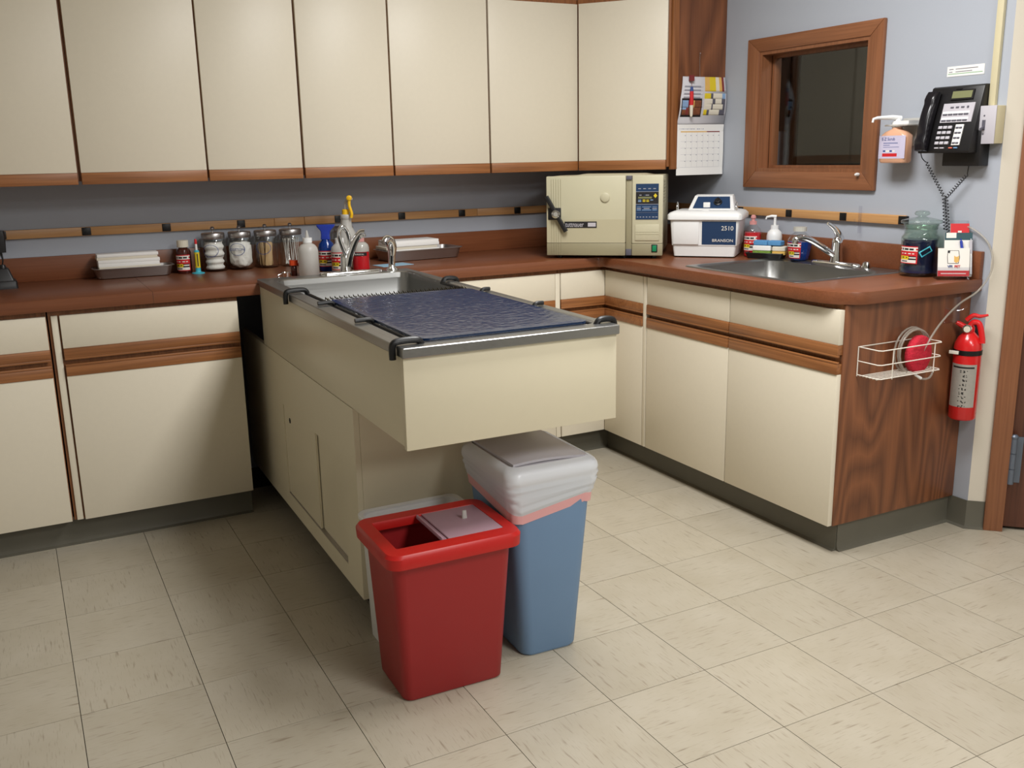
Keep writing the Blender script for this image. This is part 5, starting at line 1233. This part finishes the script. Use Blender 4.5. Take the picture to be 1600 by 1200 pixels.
grid(bm, [(0.3, [(1, 0)]), (0.03, [(0.2, 0), (0.55, 2), (0.25, 0)]), (0.06, [(1, 0)]), (0.025, [(0.2, 0), (0.25, 2), (0.55, 0)]), (0.06, [(1, 0)]), (0.02, [(0.2, 0), (0.6, 2), (0.2, 0)]), (0.12, [(1, 0)]), (0.07, [(0.2, 0), (0.1, 2), (0.15, 3), (0.1, 2), (0.1, 3), (0.35, 0)]), (0.06, [(1, 0)]), (0.14, [(0.18, 0), (0.56, 1), (0.26, 0)]), (0.08, [(1, 0)])], fl_, usub=10)
lbl = mk('label', bm, lab_m, sd_, weld=True)
text('E-Z Scrub', 0.015, 'ink_blue', lbl, (-0.056, -0.0869, 0.081), depth=0.0002)
bm = B(); lathe(bm, [(0.02, 0.128), (0.02, 0.145), (0.012, 0.148), (0.009, 0.165)], 18, M=Matrix.Translation((-0.012, -0.06, 0))); tube(bm, [(-0.006, -0.05, 0.160), (-0.02, -0.08, 0.163), (-0.04, -0.135, 0.162), (-0.045, -0.15, 0.158), (-0.046, -0.152, 0.146)], [0.009, 0.009, 0.006, 0.005, 0.004], 10); box(bm, -0.02, 0.05, -0.075, -0.02, 0.138, 0.150); mk('pump', bm, 'white', sd_)

# clear hook on the rail under the window
t = thing('clear_hook', 'clear plastic hook on the rail right of the window', 'hook', (XW, 0.905, 1.06), WR)
bm = B(); box(bm, -0.008, 0.008, -0.0185, -0.0165, -0.01, 0.095); mk('strip', bm, 'acrylic', t, smooth=False)
bm = B(); tube(bm, spline([(0, -0.0195, 0.035), (0, -0.03, 0.025), (0.004, -0.045, 0.03), (0.008, -0.055, 0.045)], 5), 0.003, 8); mk('prong', bm, 'acrylic', t)

# ================================================================= calendar and marker on the oak panel
cal = thing('wall_calendar', 'paper wall calendar open at November 2013', 'calendar', (1.205, 1.768, 1.272), 0.0)
cmats = ['paper', 'greycard', 'sky', 'forest', 'label_black', 'tan', 'maroon', 'slate', 'ivory', 'label_grey', 'ink_blue', 'label_yellow']
WCAL = 0.268
def cal_low(u, v): return Vector((u*WCAL, -0.006-0.003*math.sin(PI*v), 0.225*v))
def cal_up(u, v): return Vector((u*WCAL+(0.028*max(0, v-0.55)**1.0*(1-u)*2), -0.006-0.022*math.sin(PI*v)*(1-0.3*u)-0.004*v, 0.2255+0.208*v))
days = []
for r in range(5):
    days.append((0.014, [(0.08, 0)]+[(0.088, 0), (0.020, 9), (0.008, 0), (0.004, 1)]*7+[(0.08, 0)]))
    days.append((0.098, [(0.08, 0)]+[(0.116, 0), (0.004, 1)]*7+[(0.08, 0)]))
    days.append((0.005, [(0.08, 0), (0.84, 1), (0.08, 0)]))
rows = [(0.12, [(1, 0)]), (0.02, [(0.08, 0), (0.28, 5), (0.28, 5), (0.14, 6), (0.14, 6), (0.08, 0)]), (0.05, [(0.08, 0)]+[(0.116, 0), (0.004, 1)]*7+[(0.08, 0)])]+days+[(0.14, [(1, 0)])]
bm = B(); grid(bm, rows, cal_low); pg = mk('month_page', bm, cmats, cal, weld=True, thick=0.003, smooth=False)
text('November 2013', 0.021, 'ink_blue', pg, (0.014, -0.0075, 0.204), depth=0.0002)
# upper picture page, subdivided rows so it curls
rows = []
NR = 26
for k in range(NR):
    v = 1-(k+0.5)/NR
    if v > 0.70:   right = [(0.02, 1), (0.11, 5), (0.14, 11), (0.08, 8), (0.06, 5), (0.05, 6), (0.05, 1)]
    elif v > 0.66: right = [(0.51, 1)]
    elif v > 0.18:
        ph_ = int((v-0.18)/0.12)
        right = [[(0.02, 1), (0.07, 11), (0.05, 7), (0.22, 8), (0.12, 7), (0.03, 1)], [(0.02, 1), (0.16, 8), (0.03, 7), (0.22, 8), (0.05, 7), (0.03, 1)], [(0.02, 1), (0.18, 8), (0.06, 7), (0.14, 8), (0.08, 7), (0.03, 1)], [(0.02, 1), (0.14, 11), (0.05, 7), (0.2, 8), (0.07, 2), (0.03, 1)]][min(ph_, 3)]
    else: right = [(0.51, 1)]
    if 0.17 < v < 0.20 or 0.49 < v < 0.52: left = [(0.03, 1), (0.43, 4), (0.03, 1)]
    elif 0.20 <= v <= 0.49: left = [(0.03, 1), (0.02, 4), (0.08 if v < 0.36 else 0.14, 2 if v > 0.30 else 3), (0.05, 6), (0.06, 3), (0.04, 5), (0.16, 3), (0.02, 4), (0.03, 1)]
    elif v > 0.52 and k % 2 and v < 0.86: left = [(0.06, 1), (0.36, 9), (0.07, 1)]
    else: left = [(0.49, 1)]
    sl = sum(w for w, _ in left); sr_ = sum(w for w, _ in right)
    rows.append((1, [(w/sl*0.49, m) for w, m in left]+[(w/sr_*0.51, m) for w, m in right]))
bm = B(); grid(bm, rows, cal_up); pg2 = mk('picture_page', bm, cmats, cal, weld=True, thick=0.001)
bm = B(); tube(bm, [(0.125, -0.006, 0.42), (0.122, -0.004, 0.50), (0.122, -0.006, 0.535)], 0.0008, 6); lathe(bm, [(0.004, 0), (0.0025, 0.004)], 10, M=Matrix.Translation((0.122, -0.004, 0.535)) @ Matrix.Rotation(PI/2, 4, 'X')); mk('nail_and_string', bm, 'chrome', cal)
pn = thing('marker_pen', 'red marker pen with ivory cap hanging over the calendar', 'pen', (1.262, 1.733, 1.53), 0.0)
bm = B(); lathe(bm, [(0.0045, 0.0), (0.007, 0.01), (0.0085, 0.05)], 14); mk('cap', bm, 'ivory', pn)
bm = B(); lathe(bm, [(0.0085, 0.05), (0.0095, 0.055), (0.0085, 0.11)], 14); mk('barrel', bm, 'label_red', pn)
bm = B(); lathe(bm, [(0.008, 0.11), (0.006, 0.128), (0.004, 0.13)], 14); mk('end', bm, 'ink_blue', pn)
bm = B(); tube(bm, [(0, 0, 0.128), (0.001, 0.004, 0.16)], 0.001, 6); box(bm, -0.008, 0.014, 0.0, 0.012, 0.155, 0.180); mk('clip', bm, 'maroon', pn)

# ================================================================= fire extinguisher
fe = thing('fire_extinguisher', 'red fire extinguisher hanging on the wall by the door', 'extinguisher', (1.424, 0.342, 0.425), -0.95)
bm = B(); lathe(bm, [(0.040, 0), (0.046, 0.006), (0.046, 0.262), (0.044, 0.276), (0.034, 0.298), (0.020, 0.312), (0.016, 0.318)], 32); mk('cylinder', bm, 'fire_red', fe, angle=60)
bm = B(); lathe(bm, [(0.017, 0.314), (0.017, 0.332), (0.012, 0.340)], 18); mk('valve', bm, 'fire_red', fe)
bm = B(); tube(bm, spline([(0.0, -0.006, 0.338), (0.012, -0.01, 0.352), (0.03, -0.012, 0.345), (0.042, -0.016, 0.30), (0.044, -0.018, 0.280)], 6), 0.010, 10, flat=1.0); mk('carry_handle', bm, 'fire_red', fe)
bm = B(); tube(bm, spline([(-0.012, -0.006, 0.358), (0.008, -0.01, 0.376), (0.03, -0.012, 0.374), (0.055, -0.012, 0.380)], 5), [0.011, 0.010, 0.008, 0.005], 10, flat=0.8); mk('lever', bm, 'fire_red', fe)
bm = B(); tube(bm, [(-0.01, -0.008, 0.33), (-0.034, -0.016, 0.345), (-0.044, -0.018, 0.35)], [0.010, 0.009, 0.007], 12); mk('nozzle', bm, 'fire_red', fe)
bm = B(); lathe(bm, [(0.015, 0), (0.016, 0.006), (0.013, 0.009)], 18, M=Matrix.Translation((-0.008, -0.016, 0.328)) @ Matrix.Rotation(PI/2, 4, 'X')); ga = mk('gauge', bm, 'chrome', fe)
bm = B(); lathe(bm, [(0.011, 0.0092), (0.011, 0.0098)], 18, M=Matrix.Translation((-0.008, -0.016, 0.328)) @ Matrix.Rotation(PI/2, 4, 'X')); mk('gauge_face', bm, 'ivory', ga)
bm = B(); lathe(bm, [(0.0462, 0.236), (0.0478, 0.237), (0.0478, 0.253), (0.0462, 0.254)], 32); st = mk('strap', bm, 'rubber', fe)
bm = B(); box(bm, -0.045, -0.012, -0.0495, -0.044, 0.239, 0.251, Matrix.Rotation(-0.35, 4, 'Z')); mk('strap_clip', bm, 'wire', st, bevel=0.001)
bm = B(); box(bm, 0.012, 0.034, 0.040, 0.052, 0.10, 0.335); mk('wall_bracket', bm, 'black', fe, bevel=0.002)
rr_rows = [(0.04, [(1, 0)]), (0.03, [(0.1, 0), (0.8, 1), (0.1, 0)])]
rnd = random.Random(11)
for k in range(9):
    rr_rows.append((0.035, [(1, 0)]))
    for q_ in range(3):
        rr_rows.append((0.014, [(0.36+0.03*rnd.random(), 0), (0.03+0.05*rnd.random(), rnd.randint(0, 1)), (0.05, 0), (0.02+0.06*rnd.random(), 1), (0.02+0.05*rnd.random(), 0), (0.02+0.05*rnd.random(), rnd.randint(0, 1)), (0.3, 0)]))
curved_label(fe, 0.0464, 0.050, 0.205, -1.25, 0.85, rr_rows, ['silver_label', 'label_black'])

# ================================================================= wire basket with tubing and red disc on the end panel
bk = thing('wire_basket', 'white wire basket screwed to the oak end panel', 'basket', (1.08, 0.388, 0.635), 0.0)
bx0, bx1, by0, by1, bz = -0.150, 0.148, -0.096, -0.003, 0.098
wr = 0.0019
for z in (0.003, 0.05, bz):
    bm = B(); tube(bm, [(bx0, by1, z), (bx0, by0+0.01, z), (bx0+0.01, by0, z), (bx1-0.01, by0, z), (bx1, by0+0.01, z), (bx1, by1, z)], wr, 8); mk('hoop_wire', bm, 'wire', bk)
for x, y in ((bx0, by1), (bx1, by1), (bx0+0.06, by0), (bx1-0.04, by0)):
    bm = B(); tube(bm, [(x, y, -0.002), (x, y, bz+0.001)], wr, 8); mk('upright_wire', bm, 'wire', bk)
bm = B(); tube(bm, [(bx0, by1, bz), (bx1, by1, bz)], wr, 8); mk('back_wire', bm, 'wire', bk)
for k in range(6):
    y = by0+0.012+k*0.014
    bm = B(); tube(bm, [(bx0, y, 0.0), (bx1, y, 0.0)], wr*0.8, 6); mk('floor_wire', bm, 'wire', bk)
bm = B()
Ml = Matrix.Translation((1.165, 0.338, 0.690)) @ Matrix.Rotation(PI/2, 4, 'X') @ Matrix.Rotation(0.15, 4, 'Y')
lathe(bm, [(0.058, -0.015), (0.064, -0.011), (0.066, 0.0), (0.064, 0.011), (0.058, 0.015), (0.02, 0.016)], 36, M=Matrix.Identity(4))
for v in bm.verts: v.co += Vector((0, 0, 0.0015*mnoise.noise(v.co*90)))
o = mk('scrub_disc', bm, 'fuzz', angle=60); o.matrix_world = Ml; tag(o, 'round red scrubbing disc in the wire basket', 'disc')
bm = B()
o3 = Vector((1.2, 0.34, 0.63))
pts = []
for k in range(0, 66):
    a = -PI/2+2*PI*k/22; r = 0.078+0.004*math.sin(k*0.31)
    pts.append(Vector((1.150+r*math.cos(a)+0.003*math.sin(k*0.2), 0.352-0.0006*(k-33), 0.703+r*math.sin(a)))-o3)
tail = [P3(1.205, 0.325, 0.745)-o3, P3(1.28, 0.338, 0.80)-o3, P3(1.37, 0.35, 0.845)-o3, P3(1.44, 0.335, 0.885)-o3, P3(1.468, 0.315, 0.945)-o3, P3(1.468, 0.312, 1.0)-o3, P3(1.468, 0.34, 1.055)-o3, P3(1.466, 0.40, 1.095)-o3, P3(1.462, 0.45, 1.10)-o3, P3(1.452, 0.478, 1.085)-o3]
tube(bm, pts+spline([pts[-1]]+tail, 6)[1:], 0.0036, 8)
tb = thing('clear_tubing', 'clear plastic tubing coiled in the basket and running up the wall', 'tubing', o3)
mk('hose', bm, 'tubing', tb, angle=80)
bm = B(); tube(bm, spline([(1.118-1.2, 0.31-0.34, 0.632-0.63), (1.15-1.2, 0.305-0.34, 0.612-0.63), (1.19-1.2, 0.305-0.34, 0.612-0.63), (1.215-1.2, 0.31-0.34, 0.64-0.63)], 6), 0.0036, 8); mk('loose_loop', bm, 'tubing', tb)
bm = B(); tube(bm, [(1.122-1.2, -0.032, 0.628-0.63), (1.146-1.2, -0.035, 0.614-0.63)], [0.004, 0.0055], 10); mk('connector', bm, 'white', tb)
t = thing('clear_hook', 'clear adhesive hook guiding the tubing under the worktop', 'hook', (1.372, 0.388, 0.80), 0.0)
bm = B(); box(bm, -0.03, 0.05, -0.003, -0.0005, -0.03, 0.06); mk('plate', bm, 'acrylic', t, smooth=False)
bm = B(); tube(bm, spline([(-0.025, -0.004, 0.025), (-0.01, -0.03, 0.02), (0.01, -0.045, 0.024), (0.02, -0.05, 0.035)], 5), 0.003, 8); mk('prong', bm, 'acrylic', t)

# ================================================================= things seen dimly through the window
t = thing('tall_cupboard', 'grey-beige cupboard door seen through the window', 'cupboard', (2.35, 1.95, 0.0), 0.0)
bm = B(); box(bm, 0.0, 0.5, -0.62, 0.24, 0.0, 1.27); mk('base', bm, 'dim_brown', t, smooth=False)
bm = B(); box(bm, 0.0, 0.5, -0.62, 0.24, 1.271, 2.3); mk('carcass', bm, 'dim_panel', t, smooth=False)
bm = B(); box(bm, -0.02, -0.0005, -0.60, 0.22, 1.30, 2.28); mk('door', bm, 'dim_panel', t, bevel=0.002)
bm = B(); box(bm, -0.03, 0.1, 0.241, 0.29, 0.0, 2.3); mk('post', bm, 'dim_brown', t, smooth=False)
t = thing('refrigerator', 'pale grey appliance edge seen through the window', 'appliance', (2.2, 2.42, 0.0), 0.0)
bm = B(); box(bm, 0.0, 0.5, -0.12, 0.4, 0.0, 1.48); mk('cabinet', bm, 'silver', t, bevel=0.012)
bm = B(); box(bm, -0.02, -0.001, -0.11, 0.39, 0.05, 1.46); mk('door', bm, 'silver', t, bevel=0.008)
